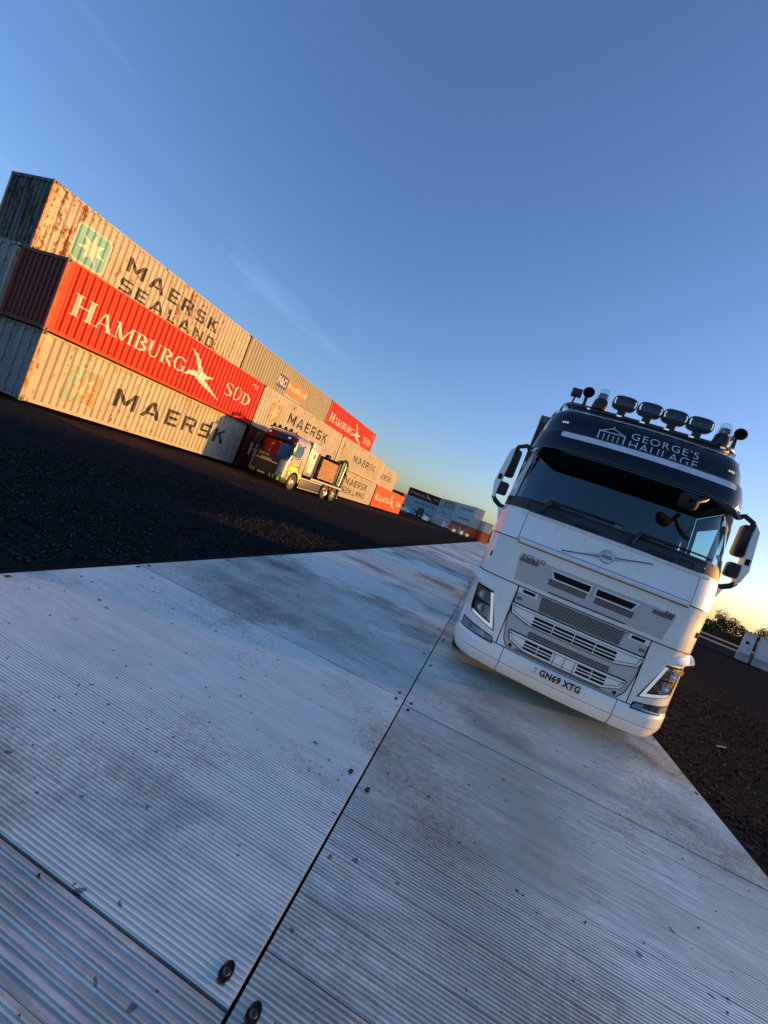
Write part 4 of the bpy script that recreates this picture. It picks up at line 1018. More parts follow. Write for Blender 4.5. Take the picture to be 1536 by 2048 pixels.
# lamps
for s in (-1, 1):
    P = lambda q_: [(s*x, z) for x, z in q_]
    hl = P([(.775, .655), (1.085, .735), (1.125, .80), (1.145, 1.085), (.935, 1.07), (.925, 1.05)])
    HL = B(cab.patch(hl, .005, .010), 'headlamp', 'lamp_dark')
    B(cab.patch(P([(.797, .672), (.838, .70), (.962, 1.05), (.926, 1.05)]), .016, .010), 'light_guide', 'drl', HL)
    B(cab.patch(P([(.80, .672), (1.078, .742), (1.092, .778), (.842, .715)]), .016, .010), 'light_guide', 'drl', HL)
    B(cab.patch(P([(.855, .74), (1.075, .79), (1.10, .90), (.915, .895)]), .010, .004), 'reflector', 'lamp_chrome', HL)
    B(cab.patch(P([(.925, .915), (1.105, .92), (1.125, 1.06), (.96, 1.045)]), .010, .004), 'reflector', 'lamp_chrome', HL)
    for cx_, cz_ in ((1.0, .84), (1.04, .985)):
        yb = cab.fy(cx_, cz_); B(MB().lathe([(-.022, .046), (-.010, .040), (.0, .02), (.002, .001)], 18, 'y', (s*cx_, yb-.0, cz_)), 'projector', 'lamp_chrome', HL, 60)
    B(cab.patch(hl, .028), 'lens', 'clear', HL)
    # white brow over the lamp
    br = MB(); xs = [(.90, 1.075, 1.12, .01), (.98, 1.095, 1.165, .045), (1.08, 1.11, 1.205, .085), (1.18, 1.135, 1.225, .115), (1.24, 1.155, 1.215, .12)]
    rows = []
    for x, z0, z1, l_ in xs:
        W = lerp(wid, 1.1); yb = lerp(prof, 1.1)+cab.curve(min(x, W-.02), W)
        rows.append([(s*x, yb+.05, z0), (s*x, yb-l_*.75, z0), (s*x, yb-l_*.8, z0+.02), (s*x, yb-l_*.25, z1), (s*x, yb+.06, z1+.02)])
    br.grid(rows); br.f.append(tuple(range(len(br.v)-5, len(br.v)))); BRW = B(br, 'lamp_brow', 'white', LOR, 24)
    fg = P([(.742, .527), (1.15, .540), (1.165, .655), (.765, .597)])
    FG = B(cab.patch(fg, .005, .010), 'fog_lamp', 'void'); o_, i_ = outline(fg, .012)
    B(cab.patch(i_, .012, .006), 'reflector', 'lamp_chrome', FG)
    B(cab.patch(P([(.77, .54), (.86, .545), (.875, .60), (.785, .585)]), .016, .004), 'turn_lamp', 'interior_light', FG)
    B(cab.patch(P([(1.04, .555), (1.14, .56), (1.15, .64), (1.05, .625)]), .016, .004), 'turn_lamp', 'interior_light', FG)
    B(cab.patch(i_, .022), 'lens', 'clear', FG)
    B(MB().box(*sorted((s*1.235, s*1.275)), .62, .70, .98, 1.03, .012), 'side_marker', 'amber')
# wipers
for (x0, z0, x1, z1, x2, z2) in ((-.785, 2.12, -.72, 2.275, .055, 2.275), (.17, 2.125, .235, 2.265, .985, 2.262)):
    L3 = lambda x, z, l_: (x, cab.fy(x, z)-l_, z)
    WP = B(MB().tube([L3(x0, z0, .03), L3(x0+.02, z0+.06, .05), L3(x1, z1, .05), L3(x1+.09, z1-.002, .045)], [.028, .022, .014, .011], 8), 'wiper', 'black', LOR, 50)
    B(MB().tube([L3(x1+t*(x2-x1), z1+t*(z2-z1), .018) for t in np.linspace(0, 1, 14)], .0095, 6), 'wiper_blade', 'rubber', WP)
    B(MB().tube([L3(x1+t*(x2-x1), z1-.012+t*(z2-z1)*.6, .045) for t in np.linspace(.05, .5, 8)], .009, 6), 'wiper_arm', 'black', WP)
# mirrors
for s in (-1, 1):
    RM = thing('m', '', '') if False else None
    A = B(MB().tube([(s*1.17, .60, 2.84), (s*1.22, .60, 2.875), (s*1.31, .59, 2.83), (s*1.335, .60, 2.74)], [.034, .028, .028, .03], 10), 'mirror_arm', 'black', LOR, 50)
    def slab(poly, y0, y1, bev=.85):
        cx_ = sum(p[0] for p in poly)/len(poly); cz_ = sum(p[1] for p in poly)/len(poly)
        m = MB(); k = lambda f: [(s*(cx_+(x-cx_)*f), cz_+(z-cz_)*f) for x, z in poly]
        rows = [[(a, y0, b) for a, b in k(bev)], [(a, y0+.02, b) for a, b in k(.97)], [(a, y0+.05, b) for a, b in k(1)], [(a, y1, b) for a, b in k(.97)]]
        m.grid(rows, True); nn = len(poly); m.f.append(tuple(range(nn))); m.f.append(tuple(3*nn+i for i in range(nn))); return m
    B(slab(round_rect(1.245, 1.375, 2.43, 2.80, .04), .58, .70), 'mirror_housing', 'black', A, 50)
    B(slab(round_rect(1.245, 1.41, 2.19, 2.36, .035), .58, .67), 'mirror_housing', 'black', A, 50)
    cov = [(1.335, 2.835), (1.39, 2.765), (1.43, 2.40), (1.44, 2.30), (1.40, 2.155), (1.36, 2.10), (1.365, 2.26), (1.352, 2.40), (1.335, 2.62)]
    B(slab(cov, .555, .68, .94), 'mirror_cover', 'white', A, 40)
    B(MB().box(*sorted((s*1.365, s*1.41)), .548, .69, 2.365, 2.435, .006), 'cover_gap', 'void', A)
    for z0, z1, x0, x1 in ((2.47, 2.76, 1.26, 1.34), (2.21, 2.34, 1.26, 1.34)): B(MB().box(*sorted((s*x0, s*x1)), .703, .706, z0, z1), 'mirror_glass', 'chrome', A)
    B(MB().tube([(s*1.385, .60, 2.15), (s*1.34, .60, 2.10), (s*1.26, .60, 2.055), (s*1.17, .62, 2.05)], [.024, .03, .03, .034], 10), 'mirror_arm', 'black', LOR, 50)
    B(MB().prism([(1.16, 2.045), (1.275, 2.03), (1.20, 1.80), (1.17, 1.76)], lambda x, z: (s*x, .56, z), lambda x, z: (s*min(x, 1.23), .66, z)), 'mirror_bracket_cover', 'white')
# front kerb mirror under the visor (viewer's right)
K = B(MB().tube([(.70, .18, 2.86), (.66, .10, 2.80), (.57, .06, 2.74)], [.028, .026, .03], 8), 'kerb_mirror', 'black', LOR, 50)
B(MB().grid([[(.53+.095*f*math.copysign(abs(math.cos(t))**.6, math.cos(t)), .10+yy*.7, 2.735+.085*f*math.copysign(abs(math.sin(t))**.6, math.sin(t))) for t in [2*math.pi*k/20 for k in range(20)]] for f, yy in ((.2, -.09), (.7, -.07), (1, -.01), (1, .03), (.9, .035), (.01, .035))], True), 'mirror_shell', 'rubber', K, 50)
B(MB().tube([(.68, .14, 2.86), (.78, .06, 2.82), (.90, .03, 2.755), (.975, .05, 2.71)], [.022, .03, .034, .02], 10), 'mirror_bar', 'scuttle', K, 50)
B(MB().tube([(.90, .05, 2.77), (.965, .16, 2.86)], .009, 6), 'mirror_strut', 'satin_metal', K)
# cab interior
B(MB().box(-1.10, 1.10, .36, .62, 1.9, 2.13, .04), 'dashboard', 'interior', LOR, 40)
B(MB().box(-1.14, 1.14, .3, 2.15, 1.44, 1.5), 'cab_floor', 'interior')
B(MB().box(-1.12, 1.12, 2.12, 2.17, 1.5, 3.4), 'rear_curtain', 'interior')
B(MB().box(-1.10, 1.10, .66, 2.1, 2.98, 3.02), 'headlining', 'interior')
for x in (-.58, .58):
    S_ = B(MB().box(x-.25, x+.25, 1.05, 1.55, 1.75, 1.92, .05), 'seat', 'seat', LOR, 40)
    B(MB().box(x-.24, x+.24, 1.48, 1.62, 1.9, 2.5, .05), 'backrest', 'seat', S_, 40); B(MB().box(x-.14, x+.14, 1.5, 1.6, 2.52, 2.74, .04), 'headrest', 'seat', S_, 40)
cen = Vector((-.58, .80, 2.08)); ax = Vector((0, -.62, .78)).normalized(); e1 = Vector((1, 0, 0)); e2 = ax.cross(e1)
B(MB().tube([cen+(e1*math.cos(t)+e2*math.sin(t))*.215 for t in [2*math.pi*k/28 for k in range(29)]], .016, 8, False), 'steering_wheel', 'black', LOR, 60)
B(MB().box(.0, .07, .30, .33, 2.215, 2.30, .006), 'toll_tag', 'interior_light')
B(MB().tube([(1.08, .78, 2.14), (1.06, .74, 2.24), (1.06, .70, 2.26)], .015, 6), 'grab_handle', 'interior')
for s in (-1, 1): B(MB().box(*sorted((s*1.07, s*1.11)), .62, .72, 2.2, 2.88, .01), 'pillar_trim', 'interior_light')
# chassis and wheels
for s in (-1, 1):
    B(MB().box(*sorted((s*.36, s*.44)), .6, 14.6, .78, 1.02), 'chassis_rail', 'black')
    wheel(LOR, s*1.22, 1.40, .505, .505, .33, s)
    for yw in (4.6, 10.4, 11.75, 13.1): wheel(LOR, s*1.22, yw, .505, .505, .6, s)
    B(MB().box(*sorted((s*1.0, s*1.205)), 2.25, 3.9, .36, .95, .04), 'side_tank', 'satin_metal', LOR, 40)
    m = MB(); a_ = [math.pi*k/10 for k in range(11)]
    m.grid([[(s*xx, 1.40-.62*math.cos(t), .505+.62*math.sin(t)) for t in a_] for xx in (1.23, .85)]); B(m, 'wheel_arch', 'black', LOR, 60)
    B(MB().box(*sorted((s*1.0, s*1.2)), 1.95, 2.24, .40, .98, .03), 'step_box', 'white', LOR, 40)
B(MB().box(-1.0, 1.0, .28, .9, .50, .75), 'front_crossmember', 'void')
B(MB().box(-.80, .80, .24, .85, .31, .35), 'underbody_blocker', 'void')  # unseen dark pan added to block sky light and deepen the shadow
B(MB().box(-.72, .72, .86, 3.2, .36, .70), 'underbody_blocker_rear', 'void')  # unseen rear part of the added pan, keeps sky light out underneath
B(MB().box(-1.18, 1.18, 2.7, 14.7, 1.04, 1.2), 'load_bed', 'black')
# container riding on the lorry; unseen length extended to shade the ground
VC = container('shipping_container', 'white container with rusty corner riding on the white lorry behind its cab', 'white', (0, 0, 0), 0, L_=CL, post='rust_dark', endmat='grey_paint', group='containers on the lorry')
VC.rotation_euler[2] = R(-2.751)+R(90)
pp = Matrix.Rotation(R(-2.751), 4, 'Z') @ Vector((1.13, 2.62, 0)); VC.location = (1.1354+pp.x, 5.1959+pp.y, 1.29)
del VC['group']

# ------------------------------------------------------------------ silver crane truck by the wall
MAT['silver'] = simple('silver_paint', (.34, .30, .26), .32, .3, .1, 4, coat=.3)
MAT['lime'] = simple('lime_paint', (.50, .72, .02), .4)
MAT['lime_letter'] = simple('lime_letter', (.45, .60, .03), .5)
MAT['maroon_reflection_gloss'] = simple('maroon_reflection_gloss', (.05, .006, .009), .25)  # dark gloss with the reflection of the red container put into its colour
MAT['truck_glass'] = glass('truck_glass', (.22, .26, .27))
MAT['crane_green'] = simple('crane_green', (.05, .22, .07), .45)
MAT['board'] = simple('sawn_board', (.32, .18, .075), .8, 0, .35, 3, bump=.004)
MAT['alloy'] = simple('alloy_rim', (.62, .60, .56), .3, .8)
TRK = thing('crane_truck', 'silver truck with lime bands, timber load and rear crane parked along the container wall', 'truck', (-13.46, 23.18, -.05), R(-5))
tprof = [(.28, .10), (.34, .03), (.50, 0), (.9, .0), (1.45, .03), (1.62, .06), (1.72, .12), (2.52, .38), (2.62, .30), (2.9, .42), (3.05, .58), (3.14, .80), (3.2, 1.1)]
twid = [(.28, 1.16), (.5, 1.2), (1.8, 1.2), (2.5, 1.17), (2.9, 1.12), (3.05, 1.05), (3.14, .98), (3.2, .85)]
tc_ = Cab(tprof, twid, .8, .07, .32, .17)
T = lambda mb, name, mat, par=TRK, sm=0: mb.build(name, mat, par, sm)
SD = (.75, 1.0, 1.6, 2.3)
T(tc_.shell([.30, .34, .42, .55, .60], -1, 1, 30, (.7, .95)), 'bumper', 'black', TRK, 40)
T(tc_.shell([.61, .8, 1.0, 1.2, 1.4, 1.55], tc_.uof(-.86, 1), tc_.uof(.86, 1), 24), 'grille', 'black', TRK, 40)
for z in (.72, .88, 1.04, 1.2): T(tc_.patch([(-.78, z), (.78, z), (.78, z+.05), (-.78, z+.05)], .02, .02), 'grille_bar', 'satin_metal' if z == 1.2 else 'scuttle')
for s in (-1, 1):
    a, b = sorted((s*tc_.uof(.868, 1), s*1.0))
    T(tc_.shell([.61, .8, 1.0, 1.2, 1.4, 1.55, 1.66], a, b, 16, (.8,)), 'corner_panel', 'silver', TRK, 40)
    P = lambda q_: [(s*x, z) for x, z in q_]
    H_ = T(tc_.patch(P([(.80, .66), (1.12, .70), (1.16, .86), (.86, .80)]), .012, .012), 'headlamp', 'lamp_chrome'); T(tc_.patch(P([(.80, .66), (1.12, .70), (1.16, .86), (.86, .80)]), .02), 'lens', 'clear', H_)
    for x0, x1 in ((.98, 1.10), (.74, .84), (.52, .62)): T(tc_.patch(P([(x0, .36), (x1, .36), (x1, .58), (x0, .58)]), .006, .004), 'chevron', 'lime')
    g = lambda zs, ys: MB().grid([[(s*lerp(twid, z), y, z) for y in ys] for z in zs])
    D = T(g([1.10, 1.25, 1.45, 1.6, 1.86], [.72, 1.0, 1.5, 1.72]), 'door', 'silver', TRK, 40)
    T(MB().box(*sorted((s*1.2, s*1.235)), 1.45, 1.65, 1.40, 1.45, .01), 'handle', 'black', D)
    T(MB().grid([[(s*(lerp(twid, z)+.004), y, z) for y in (.74, 1.1, 1.70)] for z in (1.11, 1.24, 1.37)]), 'lime_band', 'lime', D)
    T(MB().grid([[(s*(lerp(twid, z)+.004), y, z) for y in (.95, 1.55)] for z in (1.50, 1.55)]), 'lime_band', 'lime', D)
    # window outline with cut rear corner
    wn = [(.52, 1.88), (1.50, 1.95), (1.68, 2.25), (1.62, 2.62), (1.45, 2.70), (.74, 2.62)]
    T(MB().prism(wn, lambda y, z: (s*(lerp(twid, z)-.01), y, z), lambda y, z: (s*(lerp(twid, z)-.02), y, z)), 'side_window', 'truck_glass')
    fr, _ = outline([(.48, 1.86), (1.52, 1.92), (1.72, 2.25), (1.66, 2.65), (1.46, 2.74), (.70, 2.66)], .05)
    m = MB()
    for q_ in fr: m.prism(q_, lambda y, z: (s*(lerp(twid, z)+.006), y, z), lambda y, z: (s*(lerp(twid, z)-.01), y, z))
    T(m, 'window_frame', 'silver')
    rest = MB().grid([[(s*lerp(twid, z), y, z) for y in ys] for z, ys in ((1.862, (1.53, 1.72)), (2.25, (1.70, 1.78)), (2.66, (1.66, 1.78)))]); T(rest, 'door_rear_edge', 'silver')
    T(g([2.745, 2.85, 2.95, 3.02], [.80, 1.2, 1.78]), 'roof_side', 'silver', TRK, 40)
    T(g([1.12, 1.5, 2.0, 2.5, 3.0], [1.785, 2.3]), 'cab_side', 'silver', TRK, 40)
    m = MB().grid([[(s*1.205, 1.52-rr_*math.cos(t), .50+rr_*math.sin(t)) for t in [math.pi*(.02+.96*k/14) for k in range(15)]] for rr_ in (.60, .72)]); T(m, 'arch_rim', 'satin_metal')
    m = MB().grid([[(s*xx, 1.52-.60*math.cos(t), .50+.60*math.sin(t)) for t in [math.pi*k/12 for k in range(13)]] for xx in (1.2, .75)]); T(m, 'wheel_arch', 'black')
    m = MB().grid([[(s*1.2, y, z) for y in ys] for z, ys in ((.55, (.55, .80)), (.8, (.6, .82)), (1.08, (.7, 1.05)))]); T(m, 'lime_panel', 'lime')
    m = MB().grid([[(s*1.2, y, z) for y in ys] for z, ys in ((.78, (2.2, 2.3)), (1.10, (2.0, 2.3)))]); T(m, 'lime_panel', 'lime')
    wheel(TRK, s*1.2, 1.52, .50, .50, .33, s, .09, 'alloy', 'tyre_dusty')
    for yw in (5.9, 7.25): wheel(TRK, s*1.2, yw, .50, .50, .58, s, -.06 if yw < 6 else .06, 'alloy', 'tyre_dusty')
    SK = T(MB().box(*sorted((s*1.12, s*1.19)), 2.35, 5.2, .30, .84, .02), 'side_skirt', 'scuttle', TRK, 30)
    T(MB().box(*sorted((s*1.12, s*1.215)), 2.3, 5.25, .85, .93, .01), 'skirt_rail', 'alloy', SK); T(MB().box(*sorted((s*1.10, s*1.205)), 2.35, 5.2, .25, .295, .01), 'skirt_rail', 'alloy', SK)
    for yw in (5.9, 7.25):
        m = MB().grid([[(s*xx, yw-.58*math.cos(t), .5+.58*math.sin(t)) for t in [math.pi*(.1+.8*k/12) for k in range(13)]] for xx in (1.22, .6)]); T(m, 'mudguard', 'black', TRK, 60)
    T(MB().box(*sorted((s*1.14, s*1.20)), 6.45, 6.72, .72, .92, .02), 'side_lamp', 'red_paint')
    MR = T(MB().box(*sorted((s*1.26, s*1.42)), .22, .34, 1.95, 2.5, .04), 'mirror', 'maroon_reflection_gloss' if s > 0 else 'black', TRK, 40); T(MB().tube([(s*1.15, .5, 2.55), (s*1.34, .3, 2.5)], .03, 8), 'mirror_arm', 'black', MR)
T(tc_.shell([1.56, 1.62, 1.70], -.9, .9, 26), 'name_panel', 'black', TRK, 40)
T(tc_.patch(None, .012, 0, text_in('DAVIS', -.62, .12, 1.44, 1.62, .03, 1.05)), 'lettering', 'lime_letter')
T(tc_.patch(None, .03, .01, text_in('SCANIA', -.35, .35, 1.27, 1.35, .02, 1.1)), 'lettering', 'chrome')
T(tc_.patch(None, .03, .004, polys_to_vf([round_rect(-.26, .26, .40, .51, .01)])), 'number_plate', 'plate')
T(tc_.shell(list(np.linspace(1.69, 2.55, 7)), -.93, .93, 26), 'windscreen', 'truck_glass', TRK, 60)
for s in (-1, 1):
    a, b = sorted((s*.93, s*1.0)); T(tc_.shell([1.66, 2.0, 2.4, 2.75], a, b, 5, (.62,)), 'pillar', 'silver', TRK, 60)
T(tc_.shell([2.55, 2.62, 2.75, 2.9, 3.0], -.95, .95, 30), 'header', 'maroon_reflection_gloss', TRK, 40)
for s in (-1, 1):
    a, b = sorted((s*.952, s*1.0)); T(tc_.shell([2.74, 2.85, 3.0], a, b, 5, (.82,)), 'header_corner', 'silver', TRK, 40)
    T(tc_.patch([(s*.62, 2.82), (s*.78, 2.82), (s*.78, 2.90), (s*.62, 2.90)], .01, .006), 'marker_light', 'drl')
m = tc_.shell([3.003, 3.05, 3.1, 3.14, 3.18, 3.2], -1, 1, 30, (1.2, 1.8, 2.3)); lr_ = tc_.row(3.2, -1, 1, 30, (1.2, 1.8, 2.3)); m.add(lr_, [tuple(range(len(lr_)))]); T(m, 'roof', 'silver', TRK, 50)
T(tc_.shell([2.52, 2.56, 2.64], -.9, .9, 30, (), .12), 'sun_visor', 'black', TRK, 50)
RB = T(MB().tube(smooth_path([(-1.0, .95, 3.12), (-.9, .62, 3.20), (0, .5, 3.22), (.9, .62, 3.20), (1.0, .95, 3.12)]), .03, 8), 'roof_bar', 'black', TRK, 60)
for x in (-.6, -.2, .2, .6): T(MB().lathe([(-.05, .001), (-.05, .10), (.03, .09), (.06, .03), (.06, .001)], 16, 'y', (x, .50, 3.30)), 'spot_lamp', 'black', RB, 40)
for s in (-1, 1): T(MB().lathe([(3.2, .07), (3.3, .07), (3.34, .04), (3.34, .001)], 12, 'z', (s*.85, .75, 0)), 'beacon', 'amber', RB, 40)
T(MB().box(-1.1, 1.1, 2.28, 2.32, 1.0, 3.0), 'cab_back', 'silver')
T(MB().box(-1.1, 1.1, .45, .8, 1.3, 1.7, .04), 'dashboard', 'interior'); T(MB().box(-1.1, 1.1, 1.9, 1.95, 1.3, 2.7), 'rear_curtain', 'seat')
# locker behind the cab
LK = T(MB().box(-1.16, 1.16, 2.48, 3.55, 1.12, 3.22, .05), 'locker', 'silver', TRK, 40)
for s in (-1, 1):
    T(MB().box(*sorted((s*1.16, s*1.175)), 2.78, 3.32, 1.35, 2.72, .01), 'locker_door', 'white', LK); T(MB().box(*sorted((s*1.17, s*1.182)), 2.95, 3.15, 2.25, 2.6), 'vent', 'black', LK)
    for z in (1.6, 1.75, 1.9, 2.05): T(MB().box(*sorted((s*1.17, s*1.182)), 2.95, 3.15, z, z+.06), 'vent', 'scuttle', LK)
    T(MB().box(*sorted((s*1.165, s*1.18)), 2.5, 3.53, 2.85, 2.93), 'locker_stripe', 'silver', LK)
    T(MB().prism([(2.9, 1.18), (3.2, 1.18), (3.05, 1.32)], lambda y, z: (s*1.180, y, z), lambda y, z: (s*1.16, y, z)), 'warning_triangle', 'amber', LK)
T(MB().box(-1.18, 1.18, 3.62, 3.72, 1.1, 2.75, .02), 'headboard', 'scuttle')
T(MB().box(-.42, .42, .9, 8.3, .72, .95), 'chassis', 'black')
BD = T(MB().box(-1.21, 1.21, 3.6, 8.25, .97, 1.09, .01), 'flatbed', 'alloy')
# timber load: packs of boards, each layer its own
n_l = 9
LD = thing('timber_pack', 'stack of sawn boards on the flatbed of the silver truck', 'timber', (0, 0, 0), 0)
LD.location = (-13.46, 23.18, -.05); LD.rotation_euler = (0, 0, R(-5))
for k in range(n_l):
    z = 1.24+k*.148; dx = random.uniform(-.012, .012); dy = random.uniform(-.04, .04)
    MB().box(-1.08+dx, 1.08+dx, 4.45+dy, 6.85+dy, z, z+.135, .008).build('board_layer', 'board', LD)
for y in (4.8, 5.7, 6.6): MB().box(-1.05, 1.05, y-.06, y+.06, 1.09, 1.24, .006).build('bearer', 'timber_dark', LD)
# folding crane behind the load
for q_, (y0, y1, z0, z1, x0, x1, m_) in enumerate(((7.05, 7.32, 1.1, 2.72, .62, 1.05, 'black'), (7.36, 7.62, 1.2, 2.95, .70, 1.12, 'crane_green'), (8.30, 8.52, .95, 2.75, .66, 1.08, 'black'))):
    T(MB().box(x0, x1, y0, y1, z0, z1, .03), 'folded_boom', m_, TRK, 30)
T(MB().tube([(1.08, 7.2, 2.8), (1.1, 7.5, 3.1), (1.05, 8.0, 3.08), (1.0, 8.4, 2.8)], .07, 8), 'hose_bundle', 'rubber', TRK, 60)
T(MB().tube([(1.12, 7.75, 1.2), (1.12, 7.8, 2.7)], .07, 10), 'hydraulic_ram', 'alloy', TRK, 40)
T(MB().tube([(1.15, 8.3, .4), (1.15, 8.0, 1.3), (1.15, 8.45, 2.2)], .04, 8), 'hose_bundle', 'rubber', TRK, 60)
CR = T(MB().box(-.55, .55, 7.42, 8.0, 1.09, 1.75, .05), 'crane_base', 'crane_green', TRK, 30)
T(MB().lathe([(1.7, .001), (1.7, .22), (2.5, .18), (2.75, .16), (2.75, .001)], 16, 'z', (0, 7.7, 0)), 'crane_column', 'crane_green', CR, 40)
T(MB().box(-1.0, .95, 7.52, 7.80, 2.55, 2.83, .03), 'boom', 'black', CR, 30); T(MB().box(-.85, 1.05, 7.86, 8.08, 2.30, 2.52, .03), 'jib', 'crane_green', CR, 30)
T(MB().tube([(-.9, 7.66, 2.45), (.4, 7.66, 2.2)], .06, 10), 'hydraulic_ram', 'alloy', CR, 40); T(MB().tube([(.95, 7.7, 2.7), (1.02, 7.95, 2.98), (.7, 8.05, 3.05), (.3, 8.0, 2.9)], .05, 8), 'hose', 'rubber', CR, 60)
T(MB().box(.55, 1.12, 7.5, 7.95, 1.35, 2.3, .06), 'valve_block', 'black', CR, 30); T(MB().tube([(.9, 7.6, 1.4), (1.1, 8.3, 2.1), (.95, 8.35, 2.75)], .05, 8), 'hose', 'rubber', CR, 60)
T(MB().lathe([(-.14, .001), (-.14, .2), (.14, .2), (.14, .001)], 14, 'x', (-.2, 7.3, 2.85)), 'winch', 'black', CR, 40)
for s in (-1, 1):
    T(MB().box(*sorted((s*.55, s*1.15)), 7.55, 7.85, 1.12, 1.36, .02), 'outrigger_beam', 'black', CR); T(MB().box(*sorted((s*1.04, s*1.17)), 8.05, 8.2, .34, 1.9, .02), 'outrigger_leg', 'scuttle', CR); T(MB().box(*sorted((s*.98, s*1.2)), 8.0, 8.26, .30, .345), 'outrigger_foot', 'alloy', CR)
T(MB().box(-1.15, 1.15, 8.27, 8.36, .55, .8, .02), 'rear_lamp_beam', 'lime')

# ------------------------------------------------------------------ right hand side: cabins, road, trees
MAT['cabin_white'] = simple('cabin_white', (.62, .63, .64), .45, 0, .08, 2)
MAT['cabin_grey'] = simple('cabin_grey', (.30, .31, .33), .6)
MAT['road'] = simple('asphalt', (.05, .05, .052), .9, 0, .3, 1.5)
MAT['kerb'] = simple('concrete_pale', (.42, .41, .39), .85, 0, .2, 3)
def cabin(label, x, y, rz, wd, dp, h, lamp, txt):
    t = thing('site_cabin', label, 'cabin', (x, y, GZ), rz, 'white site cabins')
    MB().box(-.05, wd+.05, -.04, dp+.04, .0, .34, .02).build('base', 'kerb', t)
    MB().box(0, wd, 0, dp, .345, h, .03).build('body', 'cabin_white', t)
    MB().box(-.06, wd+.06, -.08, dp+.06, h+.003, h+.07, .015).build('roof', 'cabin_white', t)
    MB().box(.02, wd-.02, -.006, .0, .36, .62).build('kick_panel', 'cabin_grey', t)
    D = MB().box(wd*.12, wd*.80, -.022, -.003, .64, h-.14, .004).build('door', 'cabin_white', t)
    MB().box(wd*.30, wd*.62, -.028, -.023, h*.62, h*.62+.22).build('pane', 'void', D)
    MB().box(wd*.34, wd*.58, -.028, -.023, h*.52, h*.52+.04).build('door_sign', 'cabin_grey', D)
    MB().box(wd*.72, wd*.76, -.06, -.023, h*.45, h*.45+.14, .004).build('handle', 'black', D)
    if txt: drape(*text_in(txt, wd*.3, wd*.75, h-.45, h-.25, .0), [], lambda a, b: (a, -.026, b)).build('lettering', 'red_paint', t)
    MB().box(wd+.002, wd+.02, dp*.2, dp*.7, h*.6, h*.85).build('vent', 'cabin_grey', t)
    return t
cabin('small white cabin nearest the lorry on the right, dark pane in its door', 20.2, 41.2, R(-24), .74, 1.0, 2.20, True, '')
cabin('white cabin cut by the right picture edge', 21.12, 40.75, R(-24), 2.3, 1.7, 2.22, True, 'WC')
m = MB().box(0, .5, 0, .5, 0, .75, .03); b = m.build('water_barrel', 'cabin_grey'); b.location = (20.95, 41.35, GZ)
MB().lathe([(.2, .18), (.22, .19), (.7, .19), (.72, .001)], 14, 'z', (.25, .25, .05)).build('lid', 'kerb', b, 40)
tag(b, 'grey water tank standing in the gap between the two white cabins', 'tank')
def strip(name, pts, wd, h, mat, kind='structure'):
    m = MB(); rows = []
    P = [Vector(p) for p in pts]
    for i, p in enumerate(P):
        d = (P[min(i+1, len(P)-1)]-P[max(0, i-1)]).normalized(); nn = Vector((-d.y, d.x, 0))*wd/2
        a, c_ = p+nn, p-nn; rows.append([(a.x, a.y, GZ-.02), (a.x, a.y, GZ+h), (c_.x, c_.y, GZ+h), (c_.x, c_.y, GZ-.02)])
    m.grid(rows); o = m.build(name, mat); o['kind'] = kind; return o
strip('road', [(10, 105, 0), (60, 90, 0), (140, 60, 0)], 14, .02, 'road')
strip('kerb', [(-2, 70, 0), (25, 61, 0), (60, 50, 0), (100, 36, 0)], 1.6, .14, 'kerb')
def leaf_mat(name, a, b):
    t = NT(name); t.setc(t.ramp(t.noise(t.coords((1, 1, 1), False), .9, 4), .3, .7, a, b)); t.b.inputs['Roughness'].default_value = .7; return t.m
MAT['leaf'] = leaf_mat('foliage', (.028, .045, .012), (.075, .095, .025)); MAT['bark'] = simple('bark', (.06, .045, .03), .9)
def tree(label, x, y, h, rx, seed, nleaf=1500):
    rg = np.random.default_rng(seed); t = thing('tree', label, 'tree', (x, y, GZ), 0, 'trees of the far hedgerow')
    tr = MB().tube([(0, 0, 0), (.1, 0, h*.25), (.0, .1, h*.5)], [h*.035, h*.028, h*.015], 8)
    cl = []
    for k in range(9):
        a = rg.uniform(0, 6.28); r_ = rx*rg.uniform(.25, .75); z = h*rg.uniform(.3, .86); c_ = Vector((r_*math.cos(a), r_*math.sin(a), z)); cl.append((c_, rx*rg.uniform(.28, .5)))
        tr.tube([(0, 0, h*.3), c_*.6+Vector((0, 0, h*.12)), c_], [h*.014, h*.009, h*.004], 5)
    tr.build('trunk', 'bark', t, 50)
    m = MB()
    for i in range(nleaf):
        c_, r_ = cl[rg.integers(len(cl))]; d = Vector(rg.normal(size=3)).normalized()*r_*rg.uniform(.55, 1.1)
        p = c_+Vector((d.x, d.y, d.z*.8)); s = h*rg.uniform(.018, .035); a = Vector(rg.normal(size=3)).normalized(); b = a.cross(Vector(rg.normal(size=3))).normalized()
        p.z = max(p.z, .15); m.add([p-a*s, p+b*s*.6, p+a*s, p-b*s*.6], [(0, 1, 2, 3)])
    m.build('crown', 'leaf', t)
tl = [(1413, 26, 2.1, 'taller round tree next to the white lorry on the right horizon')]
hx = [(72, 158, 7.2, 4.6), (64, 162, 6.0, 4.5), (80, 152, 6.8, 4.2), (87, 148, 5.2, 4.2), (94, 143, 4.6, 4.0), (101, 139, 5.0, 4.0), (108, 134, 4.4, 4.0), (116, 129, 5.0, 4.2), (124, 124, 4.6, 4.2), (56, 166, 6.0, 5), (47, 170, 5.5, 5), (133, 120, 5.4, 4.5), (143, 114, 5.0, 4.5)]
